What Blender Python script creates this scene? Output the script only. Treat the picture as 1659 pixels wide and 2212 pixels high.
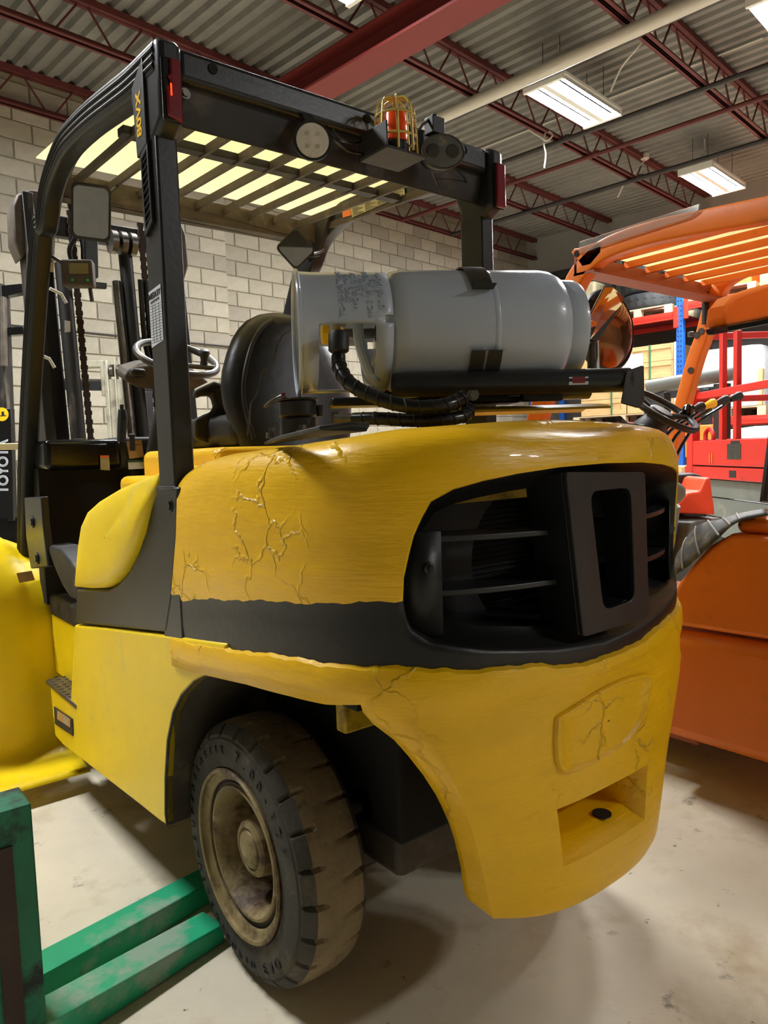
import bpy, bmesh, math, random
from math import sin, cos, pi, radians
from mathutils import Matrix, Vector
random.seed(7)
SC = bpy.context.scene
for o in list(bpy.data.objects): bpy.data.objects.remove(o)
# ---------------------------------------------------------------- camera, world, exposure
def camera():
    cd = bpy.data.cameras.new('camera'); co = bpy.data.objects.new('camera', cd); SC.collection.objects.link(co)
    yaw, pit, rol, f = radians(38.37), radians(-4.56), radians(1.87), 1580.5
    fw = Vector((sin(yaw)*cos(pit), cos(yaw)*cos(pit), sin(pit)))
    r0 = Vector((cos(yaw), -sin(yaw), 0)); d0 = fw.cross(r0)
    r = cos(rol)*r0+sin(rol)*d0; d = -sin(rol)*r0+cos(rol)*d0
    M = Matrix(((r.x,-d.x,-fw.x,-1.3452),(r.y,-d.y,-fw.y,-.9449),(r.z,-d.z,-fw.z,1.3505),(0,0,0,1)))
    co.matrix_world = M
    cd.sensor_fit = 'VERTICAL'; cd.sensor_height = 24; cd.lens = f/2212*24; cd.clip_start = .02; cd.clip_end = 80
    SC.camera = co
camera()
vs = SC.view_settings
SC.display_settings.display_device = 'sRGB'
vs.view_transform = 'Standard'; vs.look = 'None'; vs.gamma = 1; vs.use_curve_mapping = False
vs.exposure = 1.35
w = bpy.data.worlds.new('world'); SC.world = w; w.use_nodes = True
w.node_tree.nodes['Background'].inputs[0].default_value = (.75,.85,1,1)
w.node_tree.nodes['Background'].inputs[1].default_value = .04
TUBE = 26.0; LAMP = 92.0      # strength of the fluorescent tubes / watts of each fixture
# ---------------------------------------------------------------- helpers
BA = radians(6.8)
BM = Matrix.Rotation(BA, 4, 'Z')          # building axes (u along the back wall, v towards it)
def lin(c):
    c = c/255; return c/12.92 if c <= .04045 else ((c+.055)/1.055)**2.4
def rgb(h):
    if isinstance(h, str): h = [int(h[i:i+2],16) for i in (0,2,4)]
    return (lin(h[0]), lin(h[1]), lin(h[2]), 1)
MATS = {}
def mat(name, col, rough=.5, metal=0, var=0, vs=5, dirt=None, ds=4, dlo=.55, dhi=.7, bump=0, bs=60, stretch=None, emit=0, trans=0, coat=0, alpha=1, ior=1.45, spec=.5):
    m = bpy.data.materials.new(name); MATS[name] = m; m.use_nodes = True
    nt = m.node_tree; N = nt.nodes; L = nt.links; b = N['Principled BSDF']
    c = rgb(col); b.inputs['Base Color'].default_value = c
    b.inputs['Roughness'].default_value = rough; b.inputs['Metallic'].default_value = metal
    b.inputs['Transmission Weight'].default_value = trans; b.inputs['Coat Weight'].default_value = coat
    b.inputs['IOR'].default_value = ior; b.inputs['Specular IOR Level'].default_value = spec
    if alpha < 1: b.inputs['Alpha'].default_value = alpha
    if emit: b.inputs['Emission Color'].default_value = c; b.inputs['Emission Strength'].default_value = emit
    tc = N.new('ShaderNodeTexCoord'); src = tc.outputs['Object']
    if stretch:
        mp = N.new('ShaderNodeMapping'); mp.inputs['Scale'].default_value = stretch; L.new(src, mp.inputs[0]); src = mp.outputs[0]
    cur = None
    if var:
        n = N.new('ShaderNodeTexNoise'); n.inputs['Scale'].default_value = vs; n.inputs['Detail'].default_value = 6; n.inputs['Roughness'].default_value = .6; L.new(src, n.inputs['Vector'])
        r = N.new('ShaderNodeValToRGB'); e = r.color_ramp.elements
        e[0].position = .3; e[1].position = .72
        e[0].color = [max(0,x*(1-var)) for x in c[:3]]+[1]; e[1].color = [min(1,x*(1+var*.6)) for x in c[:3]]+[1]
        L.new(n.outputs['Fac'], r.inputs[0]); cur = r.outputs[0]
    if dirt:
        for k, (dc, sc, lo, hi) in enumerate(dirt if isinstance(dirt, list) else [(dirt, ds, dlo, dhi)]):
            n = N.new('ShaderNodeTexNoise'); n.inputs['Scale'].default_value = sc; n.inputs['Detail'].default_value = 9; n.inputs['Roughness'].default_value = .65; L.new(src, n.inputs['Vector'])
            r = N.new('ShaderNodeValToRGB'); e = r.color_ramp.elements; e[0].position = lo; e[1].position = hi
            e[0].color = (0,0,0,1); e[1].color = (1,1,1,1); L.new(n.outputs['Fac'], r.inputs[0])
            mx = N.new('ShaderNodeMix'); mx.data_type = 'RGBA'; L.new(r.outputs[0], mx.inputs[0])
            if cur: L.new(cur, mx.inputs[6])
            else: mx.inputs[6].default_value = c
            mx.inputs[7].default_value = rgb(dc); cur = mx.outputs[2]
    if cur: L.new(cur, b.inputs['Base Color'])
    if bump:
        n = N.new('ShaderNodeTexNoise'); n.inputs['Scale'].default_value = bs; n.inputs['Detail'].default_value = 5; L.new(src, n.inputs['Vector'])
        bp = N.new('ShaderNodeBump'); bp.inputs['Strength'].default_value = bump; bp.inputs['Distance'].default_value = .01; L.new(n.outputs['Fac'], bp.inputs['Height']); L.new(bp.outputs[0], b.inputs['Normal'])
    return m
def V3(p): return Vector(p)
def frame(d, up=(0,0,1)):
    d = V3(d).normalized(); u = V3(up)
    if abs(d.dot(u)) > .97: u = Vector((0,1,0))
    a = u.cross(d).normalized(); return a, d.cross(a).normalized(), d
class MB:
    def __init__(s): s.v = []; s.f = []; s.m = []
    def add(s, vs, fs, mi=0):
        k = len(s.v); s.v += [Vector(x) for x in vs]
        for f in fs: s.f.append([k+i for i in f]); s.m.append(mi)
        return s
    def box(s, c, d, R=None, mi=0):
        c = V3(c); vs = []
        for x in (-.5,.5):
            for y in (-.5,.5):
                for z in (-.5,.5):
                    p = Vector((x*d[0],y*d[1],z*d[2])); vs.append(c+(R@p if R else p))
        return s.add(vs, [(0,1,3,2),(4,6,7,5),(0,4,5,1),(2,3,7,6),(0,2,6,4),(1,5,7,3)], mi)
    def bx(s, a, b, mi=0):
        a, b = V3(a), V3(b); return s.box((a+b)/2, [abs(x) for x in (b-a)], None, mi)
    def bar(s, a, b, w, h, mi=0, up=(0,0,1)):
        a, b = V3(a), V3(b); x, y, d = frame(b-a, up)
        vs = [p+x*w/2*i+y*h/2*j for p in (a,b) for i,j in ((-1,-1),(1,-1),(1,1),(-1,1))]
        return s.add(vs, [(3,2,1,0),(4,5,6,7)]+[(i,(i+1)%4,4+(i+1)%4,4+i) for i in range(4)], mi)
    def prism(s, poly, vec, mi=0):
        n = len(poly); vec = V3(vec); vs = [V3(p) for p in poly]+[V3(p)+vec for p in poly]
        return s.add(vs, [tuple(range(n))[::-1], tuple(range(n,2*n))]+[(i,(i+1)%n,n+(i+1)%n,n+i) for i in range(n)], mi)
    def ribbon(s, A, B, vec, mi=0):      # solid strip between two polylines, extruded by vec
        for i in range(len(A)-1):
            q = [V3(A[i]),V3(A[i+1]),V3(B[i+1]),V3(B[i])]; q += [p+V3(vec) for p in q]
            fs = [(3,2,1,0),(4,5,6,7),(0,1,5,4),(2,3,7,6)]
            if i == 0: fs.append((3,0,4,7))
            if i == len(A)-2: fs.append((1,2,6,5))
            s.add(q, fs, mi)
        return s
    def sweep(s, path, sec, mi=0, up=(0,0,1), closed=False, caps=True):   # sec: list of (a,b) offsets, path: points
        P = [V3(p) for p in path]; n = len(P); m = len(sec); rings = []
        pa = None
        for i in range(n):
            t = (P[(i+1)%n]-P[i-1]) if closed else (P[min(i+1,n-1)]-P[max(i-1,0)])
            d = t.normalized()
            if pa is None: a, b, d = frame(t, up)
            else:
                a = pa-d*pa.dot(d); a.normalize(); b = d.cross(a)
            pa = a
            sc = sec[i] if callable(getattr(sec,'__call__',None)) else sec
            rings.append([P[i]+a*x+b*y for x,y in sc])
        vs = [p for r in rings for p in r]; fs = []
        for i in range(n if closed else n-1):
            j = (i+1)%n
            for k in range(m): fs.append((i*m+k, i*m+(k+1)%m, j*m+(k+1)%m, j*m+k))
        if not closed and caps: fs += [tuple(range(m))[::-1], tuple((n-1)*m+k for k in range(m))]
        return s.add(vs, fs, mi)
    def tube(s, path, r, n=8, mi=0, closed=False, up=(0,0,1)):
        if not isinstance(r, (list,tuple)):
            return s.sweep(path, [(r*cos(2*pi*k/n), r*sin(2*pi*k/n)) for k in range(n)], mi, up, closed)
        P = [V3(p) for p in path]; vs = []; fs = []
        for i,p in enumerate(P):
            a,b,d = frame(P[min(i+1,len(P)-1)]-P[max(i-1,0)], up)
            vs += [p+(a*cos(2*pi*k/n)+b*sin(2*pi*k/n))*r[i] for k in range(n)]
        for i in range(len(P)-1):
            for k in range(n): fs.append((i*n+k,i*n+(k+1)%n,(i+1)*n+(k+1)%n,(i+1)*n+k))
        fs += [tuple(range(n))[::-1], tuple((len(P)-1)*n+k for k in range(n))]
        return s.add(vs, fs, mi)
    def lathe(s, prof, o, ax=(0,0,1), n=24, mi=0, fn=None, caps=(False,False), arc=None):
        o = V3(o); a,b,d = frame(ax); vs = []; fs = []; m = len(prof)
        for i in range(n):
            t = 2*pi*i/n
            for j,(r,h) in enumerate(prof):
                if fn: r, h = fn(i,j,r,h)
                vs.append(o+(a*cos(t)+b*sin(t))*r+d*h)
        for i in range(n):
            for j in range(m-1): fs.append((i*m+j, ((i+1)%n)*m+j, ((i+1)%n)*m+j+1, i*m+j+1))
        if caps[0]: fs.append(tuple(i*m for i in range(n))[::-1])
        if caps[1]: fs.append(tuple(i*m+m-1 for i in range(n)))
        return s.add(vs, fs, mi)
    def grid(s, rows, mi=0, close=False):
        m = len(rows[0]); vs = [p for r in rows for p in r]; fs = []; ms = []
        for i in range(len(rows)-1):
            for j in range(m if close else m-1):
                k = (j+1)%m; f = (i*m+j, i*m+k, (i+1)*m+k, (i+1)*m+j)
                fs.append(f); ms.append(mi(i,j) if callable(mi) else mi)
        k = len(s.v); s.v += [Vector(x) for x in vs]
        for f,q in zip(fs,ms):
            if q < 0: continue
            s.f.append([k+i for i in f]); s.m.append(q)
        return s
    def disc(s, c, nrm, r, h, n=16, mi=0): 
        c = V3(c); d = V3(nrm).normalized(); return s.tube([c-d*h/2, c+d*h/2], r, n, mi)
    def bolt(s, c, nrm, r=.012, h=.012, mi=0): return s.disc(c, nrm, r, h, 6, mi).disc(c, nrm, r*1.5, h*.3, 12, mi)
    def build(s, name, mats, parent=None, smooth=35, bevel=0, M=None, seg=2, weld=True, solid=0):
        me = bpy.data.meshes.new(name); inv = parent['_w'] if parent and '_w' in parent else None
        off = Vector(inv) if inv is not None else Vector((0,0,0))
        vs = [((M@v) if M else v)-off for v in s.v]
        me.from_pydata(vs, [], s.f)
        if not isinstance(mats, (list,tuple)): mats = [mats]
        for m in mats: me.materials.append(MATS[m])
        me.polygons.foreach_set('material_index', s.m)
        bm = bmesh.new(); bm.from_mesh(me)
        if weld: bmesh.ops.remove_doubles(bm, verts=bm.verts, dist=1e-5)
        bmesh.ops.recalc_face_normals(bm, faces=bm.faces); bm.to_mesh(me); bm.free()
        if smooth:
            me.polygons.foreach_set('use_smooth', [True]*len(me.polygons)); me.set_sharp_from_angle(angle=radians(smooth))
        o = bpy.data.objects.new(name, me); SC.collection.objects.link(o)
        if parent: o.parent = parent
        if solid:
            md = o.modifiers.new('shell','SOLIDIFY'); md.thickness = solid; md.offset = -1
        if bevel:
            md = o.modifiers.new('edge','BEVEL'); md.width = bevel; md.segments = seg; md.limit_method = 'ANGLE'; md.angle_limit = radians(40)
        if inv is not None: o['_w'] = list(off)
        return o
def tag(o, label=None, cat=None, group=None, kind=None):
    for k,v in (('label',label),('category',cat),('group',group),('kind',kind)):
        if v: o[k] = v
    return o
def thing(name, label, cat, loc=(0,0,0), group=None):
    o = bpy.data.objects.new(name, None); SC.collection.objects.link(o); o.location = loc; o['_w'] = list(loc); o.empty_display_size = .1
    return tag(o, label, cat, group)
def copy_tree(o, parent=None, d=(0,0,0)):
    c = o.copy(); SC.collection.objects.link(c)
    if parent: c.parent = parent
    else: c.location = o.location+Vector(d)
    for ch in o.children: copy_tree(ch, c)
    return c
def text(s, size, o, xd, yd, m, parent, name='lettering', ext=.0006, align='CENTER', sx=1, bold=0):
    cu = bpy.data.curves.new('t','FONT'); cu.body = s; cu.size = size; cu.extrude = ext; cu.align_x = align; cu.align_y = 'CENTER'; cu.offset = bold
    t = bpy.data.objects.new('t', cu); SC.collection.objects.link(t)
    dg = bpy.context.evaluated_depsgraph_get(); me = bpy.data.meshes.new_from_object(t.evaluated_get(dg))
    bpy.data.objects.remove(t); bpy.data.curves.remove(cu)
    x = V3(xd).normalized(); y = V3(yd); y = (y-x*y.dot(x)).normalized(); z = x.cross(y); off = Vector(parent['_w']) if parent else Vector()
    o = V3(o)
    for v in me.vertices: p = v.co.copy(); v.co = o+x*p.x*sx+y*p.y+z*p.z-off
    me.materials.clear(); me.materials.append(MATS[m])
    ob = bpy.data.objects.new(name, me); SC.collection.objects.link(ob); ob.parent = parent; ob['_w'] = list(off)
    return ob
def cr(pts, n=8):
    P = [V3(p) for p in pts]; q = [2*P[0]-P[1]]+P+[2*P[-1]-P[-2]]; out = []
    for i in range(1,len(q)-2):
        a,b,c,d = q[i-1:i+3]
        for k in range(n):
            t = k/n; out.append(.5*(2*b+(c-a)*t+(2*a-5*b+4*c-d)*t*t+(3*b-a-3*c+d)*t**3))
    out.append(q[-2]); return out
def itp(tab, x):
    if x <= tab[0][0]: return tab[0][1]
    for (a,b),(c,d) in zip(tab, tab[1:]):
        if x <= c: return b+(d-b)*(x-a)/(c-a)
    return tab[-1][1]
def rrect(w, h, r, n=4):
    out = []
    for cx,cy,t0 in ((w/2-r,h/2-r,0),(-w/2+r,h/2-r,pi/2),(-w/2+r,-h/2+r,pi),(w/2-r,-h/2+r,1.5*pi)):
        for k in range(n+1): t = t0+pi/2*k/n; out.append((cx+r*cos(t), cy+r*sin(t)))
    return out
def ringplate(mb, outer, inner, vec, mi=0):   # plate with a hole: same number of points
    n = len(outer); vec = V3(vec); O = [V3(p) for p in outer]; I = [V3(p) for p in inner]
    vs = O+I+[p+vec for p in O]+[p+vec for p in I]; fs = []
    for i in range(n):
        j = (i+1)%n; fs += [(i,j,n+j,n+i),(2*n+i,3*n+i,3*n+j,2*n+j),(i,2*n+i,2*n+j,j),(n+i,n+j,3*n+j,3*n+i)]
    return mb.add(vs, fs, mi)
def oriented(c, xd, yd, pts, z=0):
    x = V3(xd).normalized(); y = V3(yd); y = (y-x*y.dot(x)).normalized(); n = x.cross(y); return [V3(c)+x*a+y*b+n*z for a,b in pts]
# ---------------------------------------------------------------- materials
mat('yellow', (242,190,0), .38, var=.10, vs=3, dirt=[((220,172,0),7,.6,.8),((150,120,14),22,.7,.82)], bump=.35, bs=9, stretch=(1,1,3), coat=.15)
def paint_relief(m, brush, peel, seed=0):
    nt = m.node_tree; N = nt.nodes; L = nt.links; b = N['Principled BSDF']
    tc = N.new('ShaderNodeTexCoord')
    mp = N.new('ShaderNodeMapping'); mp.inputs['Scale'].default_value = (6,6,70); mp.inputs['Location'].default_value = (seed,seed*2,seed*3); L.new(tc.outputs['Object'], mp.inputs[0])
    n1 = N.new('ShaderNodeTexNoise'); n1.inputs['Scale'].default_value = 1.6; n1.inputs['Detail'].default_value = 5; n1.inputs['Distortion'].default_value = .6; L.new(mp.outputs[0], n1.inputs['Vector'])
    nw = N.new('ShaderNodeTexNoise'); nw.inputs['Scale'].default_value = 14; nw.inputs['Detail'].default_value = 3; L.new(tc.outputs['Object'], nw.inputs['Vector'])
    mv = N.new('ShaderNodeMix'); mv.data_type = 'RGBA'; mv.blend_type = 'ADD'; mv.inputs[0].default_value = .10; L.new(tc.outputs['Object'], mv.inputs[6]); L.new(nw.outputs['Color'], mv.inputs[7])
    vo = N.new('ShaderNodeTexVoronoi'); vo.feature = 'DISTANCE_TO_EDGE'; vo.inputs['Scale'].default_value = 8.5; L.new(mv.outputs[2], vo.inputs['Vector'])
    r1 = N.new('ShaderNodeMapRange'); r1.inputs[1].default_value = .0; r1.inputs[2].default_value = .045; r1.inputs[3].default_value = 1; r1.inputs[4].default_value = 0; L.new(vo.outputs['Distance'], r1.inputs[0])
    nm = N.new('ShaderNodeTexNoise'); nm.inputs['Scale'].default_value = 2.6; nm.inputs['Detail'].default_value = 3; L.new(tc.outputs['Object'], nm.inputs['Vector'])
    r2 = N.new('ShaderNodeMapRange'); r2.inputs[1].default_value = .56; r2.inputs[2].default_value = .62; L.new(nm.outputs['Fac'], r2.inputs[0])
    mu = N.new('ShaderNodeMath'); mu.operation = 'MULTIPLY'; L.new(r1.outputs[0], mu.inputs[0]); L.new(r2.outputs[0], mu.inputs[1])
    m2 = N.new('ShaderNodeMath'); m2.operation = 'MULTIPLY'; m2.inputs[1].default_value = peel; L.new(mu.outputs[0], m2.inputs[0])
    m3 = N.new('ShaderNodeMath'); m3.operation = 'MULTIPLY'; m3.inputs[1].default_value = brush; L.new(n1.outputs['Fac'], m3.inputs[0])
    ad = N.new('ShaderNodeMath'); ad.operation = 'ADD'; L.new(m2.outputs[0], ad.inputs[0]); L.new(m3.outputs[0], ad.inputs[1])
    bp = N.new('ShaderNodeBump'); bp.inputs['Strength'].default_value = 1; bp.inputs['Distance'].default_value = .006; L.new(ad.outputs[0], bp.inputs['Height'])
    old = b.inputs['Normal'].links[0].from_socket if b.inputs['Normal'].links else None
    if old: L.new(old, bp.inputs['Normal'])
    L.new(bp.outputs[0], b.inputs['Normal'])
    src = b.inputs['Base Color'].links[0].from_socket
    mx = N.new('ShaderNodeMix'); mx.data_type = 'RGBA'; m4 = N.new('ShaderNodeMath'); m4.operation = 'MULTIPLY'; m4.inputs[1].default_value = .16; L.new(mu.outputs[0], m4.inputs[0]); L.new(m4.outputs[0], mx.inputs[0]); L.new(src, mx.inputs[6]); mx.inputs[7].default_value = rgb((150,104,6)); L.new(mx.outputs[2], b.inputs['Base Color'])
paint_relief(MATS['yellow'], .2, .6)
mat('yellow_side', (246,212,14), .4, var=.06, vs=4, dirt=[((225,200,90),5,.58,.72)], bump=.06, bs=30)
mat('yellow_dull', (200,165,30), .5, var=.2, vs=8, dirt=(70,55,25), ds=7, dlo=.58, dhi=.75)
mat('black', (21,21,21), .4, var=.25, vs=9, bump=.1, bs=40)
mat('black_satin', (33,34,36), .36, var=.25, vs=6, dirt=(72,68,62), ds=5, dlo=.62, dhi=.85, bump=.05, bs=60)
mat('black_dusty', (38,36,34), .6, var=.3, vs=7, dirt=(98,88,74), ds=6, dlo=.55, dhi=.8)
mat('brown_dusty', (72,63,54), .62, var=.3, vs=14, dirt=(112,98,82), ds=9, dlo=.55, dhi=.75)
mat('black_gloss', (14,14,15), .18, bump=.02)
mat('black_plastic', (29,29,30), .5, var=.15, vs=20, bump=.08, bs=200)
mat('dark', (14,13,12), .8, var=.3, vs=10)
mat('rubber', (66,63,57), .75, var=.3, vs=12, dirt=(104,92,74), ds=6, dlo=.5, dhi=.72, bump=.25, bs=90)
mat('tread', (132,116,88), .85, var=.25, vs=10, dirt=(52,45,36), ds=9, dlo=.58, dhi=.72, bump=.3, bs=60)
mat('hose', (24,24,24), .25, var=.3, vs=20)
mat('rim', (150,132,92), .55, metal=.1, var=.25, vs=9, dirt=[((74,52,34),7,.48,.62),((186,172,130),12,.6,.7)], bump=.3, bs=50)
mat('rust', (58,44,36), .7, var=.3, vs=14)
mat('steel', (120,116,108), .35, metal=.85, var=.25, vs=14, dirt=(70,62,54), ds=8, dlo=.55, dhi=.75)
mat('steel_dark', (70,68,64), .45, metal=.5, var=.3, vs=10, dirt=(110,100,86), ds=6, dlo=.55, dhi=.8)
mat('mast', (38,37,35), .5, metal=.3, var=.3, vs=6, stretch=(1,1,.25), dirt=(116,108,94), ds=7, dlo=.55, dhi=.75)
mat('mast_worn', (88,80,70), .6, var=.3, vs=8, dirt=(64,56,48), ds=5, dlo=.5, dhi=.7)
mat('chrome', (200,200,200), .08, metal=1)
mat('mirror', (215,218,220), .03, metal=1)
mat('tank', (178,188,204), .3, var=.05, vs=3, dirt=(165,165,160), ds=9, dlo=.68, dhi=.8, bump=.03, bs=120, coat=.3)
mat('brass', (176,140,70), .3, metal=.9)
mat('cage', (188,166,78), .4, metal=.25, var=.15)
mat('amber', (255,88,24), .22, trans=.25, bump=.0)
mat('red_lens', (112,22,34), .2, coat=.3)
mat('red_glow', (255,60,20), .2, emit=1.2)
mat('lens', (206,198,182), .25, var=.15, vs=30, dirt=(120,110,95), ds=10, dlo=.55, dhi=.75)
mat('lens_grey', (92,94,92), .15, var=.15, vs=20, dirt=(150,132,100), ds=10, dlo=.6, dhi=.75)
mat('white_plastic', (206,206,200), .4)
mat('label_white', (208,214,222), .45, var=.06)
mat('label_old', (176,168,140), .5, var=.2, vs=30)
mat('label_tan', (190,150,96), .5, var=.25, vs=25)
mat('ink', (36,34,36), .6)
mat('ink_grey', (104,104,104), .6)
mat('decal_yellow', (246,196,30), .4)
mat('orange_label', (226,120,40), .5)
mat('green_label', (36,84,60), .5)
mat('green_led', (40,160,80), .3)
mat('lcd', (120,112,78), .3)
mat('maroon', (120,34,40), .5)
mat('steel_deck', (128,126,120), .5, metal=.15, var=.12, vs=2, dirt=(98,96,92), ds=1.5, dlo=.5, dhi=.75)
mat('joist_red', (92,40,38), .6, var=.15, vs=5)
mat('beam_red', (120,44,42), .55, var=.12, vs=2)
mat('pipe_dark', (52,48,46), .5)
mat('conduit', (196,192,180), .45, var=.05)
mat('mortar', (150,142,122), .9)
for i,c in enumerate(((164,158,142),(156,150,135),(170,164,149),(149,143,130))):
    mat('block%d'%i, c, .92, var=.12, vs=9, bump=.5, bs=70)
mat('wall_grey', (150,148,144), .8, var=.05, vs=1)
mat('wall_dark', (84,80,76), .85, var=.1, vs=2)
mat('concrete', (220,211,188), .62, var=.16, vs=1.6, dirt=[((184,168,136),3,.52,.72),((96,82,66),7,.62,.74),((58,48,44),19,.66,.72),((70,58,52),55,.70,.75)], bump=.12, bs=25)
mat('fixture', (226,226,218), .4)
mat('tube_glow', (255,252,244), .3, emit=TUBE)
m = mat('cream_plastic', (250,242,212), .5)
_n = m.node_tree.nodes; _t = _n.new('ShaderNodeBsdfTranslucent'); _t.inputs[0].default_value = rgb((255,244,206)); _x = _n.new('ShaderNodeMixShader'); _x.inputs[0].default_value = .7
m.node_tree.links.new(_n['Principled BSDF'].outputs[0],_x.inputs[1]); m.node_tree.links.new(_t.outputs[0],_x.inputs[2]); m.node_tree.links.new(_x.outputs[0],_n['Material Output'].inputs[0])
mat('orange', (226,116,26), .42, var=.08, vs=3, dirt=(180,96,46), ds=4, dlo=.6, dhi=.8, bump=.04, bs=30)
mat('orange_brown', (150,74,44), .55, var=.15, vs=5)
mat('orange_red', (236,78,40), .45, var=.05)
mat('red', (206,40,30), .45, var=.1, vs=4, dirt=[((150,40,36),5,.6,.75),((90,82,76),9,.7,.74)])
mat('rack_red', (222,52,36), .45, var=.05)
mat('rack_blue', (30,92,186), .45, var=.05)
mat('slot', (24,20,22), .8)
mat('grey_paint', (112,118,112), .5, var=.12, vs=4, dirt=(150,146,132), ds=5, dlo=.58, dhi=.75)
mat('grey_green', (88,98,94), .5, var=.1)
mat('green', (30,168,120), .5, var=.1, vs=5, dirt=[((140,168,146),4,.54,.64),((120,110,96),9,.68,.74)])
mat('green_dark', (28,112,80), .55, var=.2, vs=7, dirt=[((20,30,26),8,.52,.64),((130,150,136),5,.62,.7)])
mat('wood', (214,176,124), .65, var=.15, vs=6, stretch=(1,1,8), bump=.1)
mat('wood_pale', (206,196,160), .65, var=.15, vs=6)
mat('cardboard', (206,160,104), .7, var=.08, vs=4)
mat('film', (226,228,230), .18, var=.1, vs=6, bump=.4, bs=14)
mat('strap_green', (56,120,84), .5)
mat('mat_rubber', (66,66,64), .6, var=.25, vs=6, dirt=(150,140,116), ds=5, dlo=.5, dhi=.68)
mat('mat_rib', (120,118,110), .6)
mat('tyre_new', (48,50,52), .7, var=.25, vs=10, bump=.2, bs=80)
mat('grey_cast', (172,168,150), .55, metal=.15, var=.2, vs=7, dirt=(120,114,98), ds=9, dlo=.5, dhi=.68)
mat('warm_reflection', (120,74,42), .12, metal=.7)  # brown base colour paints the warm orange reflection into the round mirror
mat('red_mesh', (170,96,92), .6, var=.3, vs=60)
mat('clear', (240,240,236), .08, trans=.9)
mat('glass', (236,240,236), .05, trans=.85, alpha=.5)
mat('gauge', (226,226,220), .3)
# ---------------------------------------------------------------- building shell (u, v axes of the hall)
U0, U1, V0, V1, ZC = -7.0, 11.4, -8.0, 7.7, 5.5
def struct(o): return tag(o, kind='structure')
fl = struct(MB().bx((U0-.3,V0-.3,-.2),(U1+.3,V1+.3,0)).build('floor','concrete',M=BM,smooth=0))
mb = MB(); prof = []; p = .16; x = U0-.2          # corrugated steel deck, ribs along v
while x < U1+.2:
    prof += [(x,ZC),(x+.07,ZC),(x+.095,ZC+.045),(x+.135,ZC+.045)]; x += p
mb.grid([[(a,V0-.3,z) for a,z in prof],[(a,V1+.3,z) for a,z in prof]])
mb.bx((U0-.3,V0-.3,ZC+.06),(U1+.3,V1+.3,ZC+.16))
struct(mb.build('ceiling','steel_deck',M=BM,smooth=0))
wb = thing('wall_back',None,None,(0,0,0)); struct(wb)
MB().bx((4.19,V1+.012,0),(U1+.2,V1+.3,ZC+.05)).bx((U0-.2,7.612,0),(4.18,V1+.3,ZC+.05)).build('mortar_bed','mortar',wb,smooth=0,M=BM)
bmesh_cache = {}
def block_mesh(wd, mi):
    k = (round(wd,3), mi)
    if k not in bmesh_cache:
        me = bpy.data.meshes.new('block'); h = .19; a = .006; t = .02
        vs = [(x,0,z) for x,z in ((-wd/2,-h/2),(wd/2,-h/2),(wd/2,h/2),(-wd/2,h/2))]+[(x,-t,z) for x,z in ((-wd/2+a,-h/2+a),(wd/2-a,-h/2+a),(wd/2-a,h/2-a),(-wd/2+a,h/2-a))]
        me.from_pydata(vs, [], [(4,5,6,7),(0,1,5,4),(1,2,6,5),(2,3,7,6),(3,0,4,7)]); me.materials.append(MATS['block%d'%mi]); bmesh_cache[k] = me
    return bmesh_cache[k]
cam = SC.camera; CI = cam.matrix_world.inverted()
def px(p):
    q = CI@p; return (829.5+1580.5*q.x/-q.z, 1106-1580.5*q.y/-q.z) if q.z < -.1 else (-999,-999)
seen = [(-30,130,95,960),(95,160,330,500),(150,470,340,900),(390,440,640,900),(690,380,1000,610),(1040,400,1150,580)]
cand = []
rj = random.Random(3)
for side in (0,1):
    ua, ub, vf = (U0,4.185,7.612) if side == 0 else (4.19,U1,V1+.012)
    z0 = .1 if side == 0 else .1
    for r in range(27):
        z = z0+.2*r
        if z+.1 > ZC: break
        u = (ub if side == 0 else ua); first = True; half = r%2
        while True:
            wd = .4 if not (first and half) else .2
            if not side and first and not half: wd = .4
            c = u+(wd/2 if side else -wd/2)
            if (side and c-wd/2 > ub) or (not side and c+wd/2 < ua): break
            P = BM@Vector((c,vf,z)); q = px(P)
            cand.append((any(a<q[0]<c2 and b<q[1]<d2 for a,b,c2,d2 in seen), (P-cam.location).length, c, vf, z, wd-.01))
            u += wd if side else -wd; first = False
cand.sort(key=lambda t: (not t[0], t[1]))
rest = MB()
for i,(sv,d,c,vf,z,wd) in enumerate(cand):
    if sv and i < 300:
        o = bpy.data.objects.new('block', block_mesh(wd, rj.choice((0,0,1,1,2,3)))); SC.collection.objects.link(o); o.parent = wb
        P = BM@Vector((c,vf+rj.uniform(-.0015,.0015),z)); o.location = P; o.rotation_euler = (0,0,BA)
    else: rest.bx((c-wd/2,vf-.02,z-.095),(c+wd/2,vf,z+.095))
o = rest.build('block','block0',wb,smooth=0,M=BM); tag(o,kind='stuff')
wr = struct(MB().bx((U1,V0-.3,0),(U1+.25,V1+.3,ZC+.05)).build('wall_right','wall_grey',M=BM,smooth=0))
struct(MB().bx((U0-.25,V0-.3,0),(U0,V1+.3,ZC+.05)).build('wall_left','block0',M=BM,smooth=0))
struct(MB().bx((U0-.3,V0-.25,0),(U1+.3,V0,ZC+.05)).build('wall_front','block0',M=BM,smooth=0))
struct(MB().bx((U1-.12,V0,4.62),(U1,V1,4.76)).build('trim_1','pipe_dark',M=BM,smooth=0))
struct(MB().bx((U1-.03,V0,0),(U1,V1,4.62)).build('trim_2','wall_dark',M=BM,smooth=0))
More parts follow.
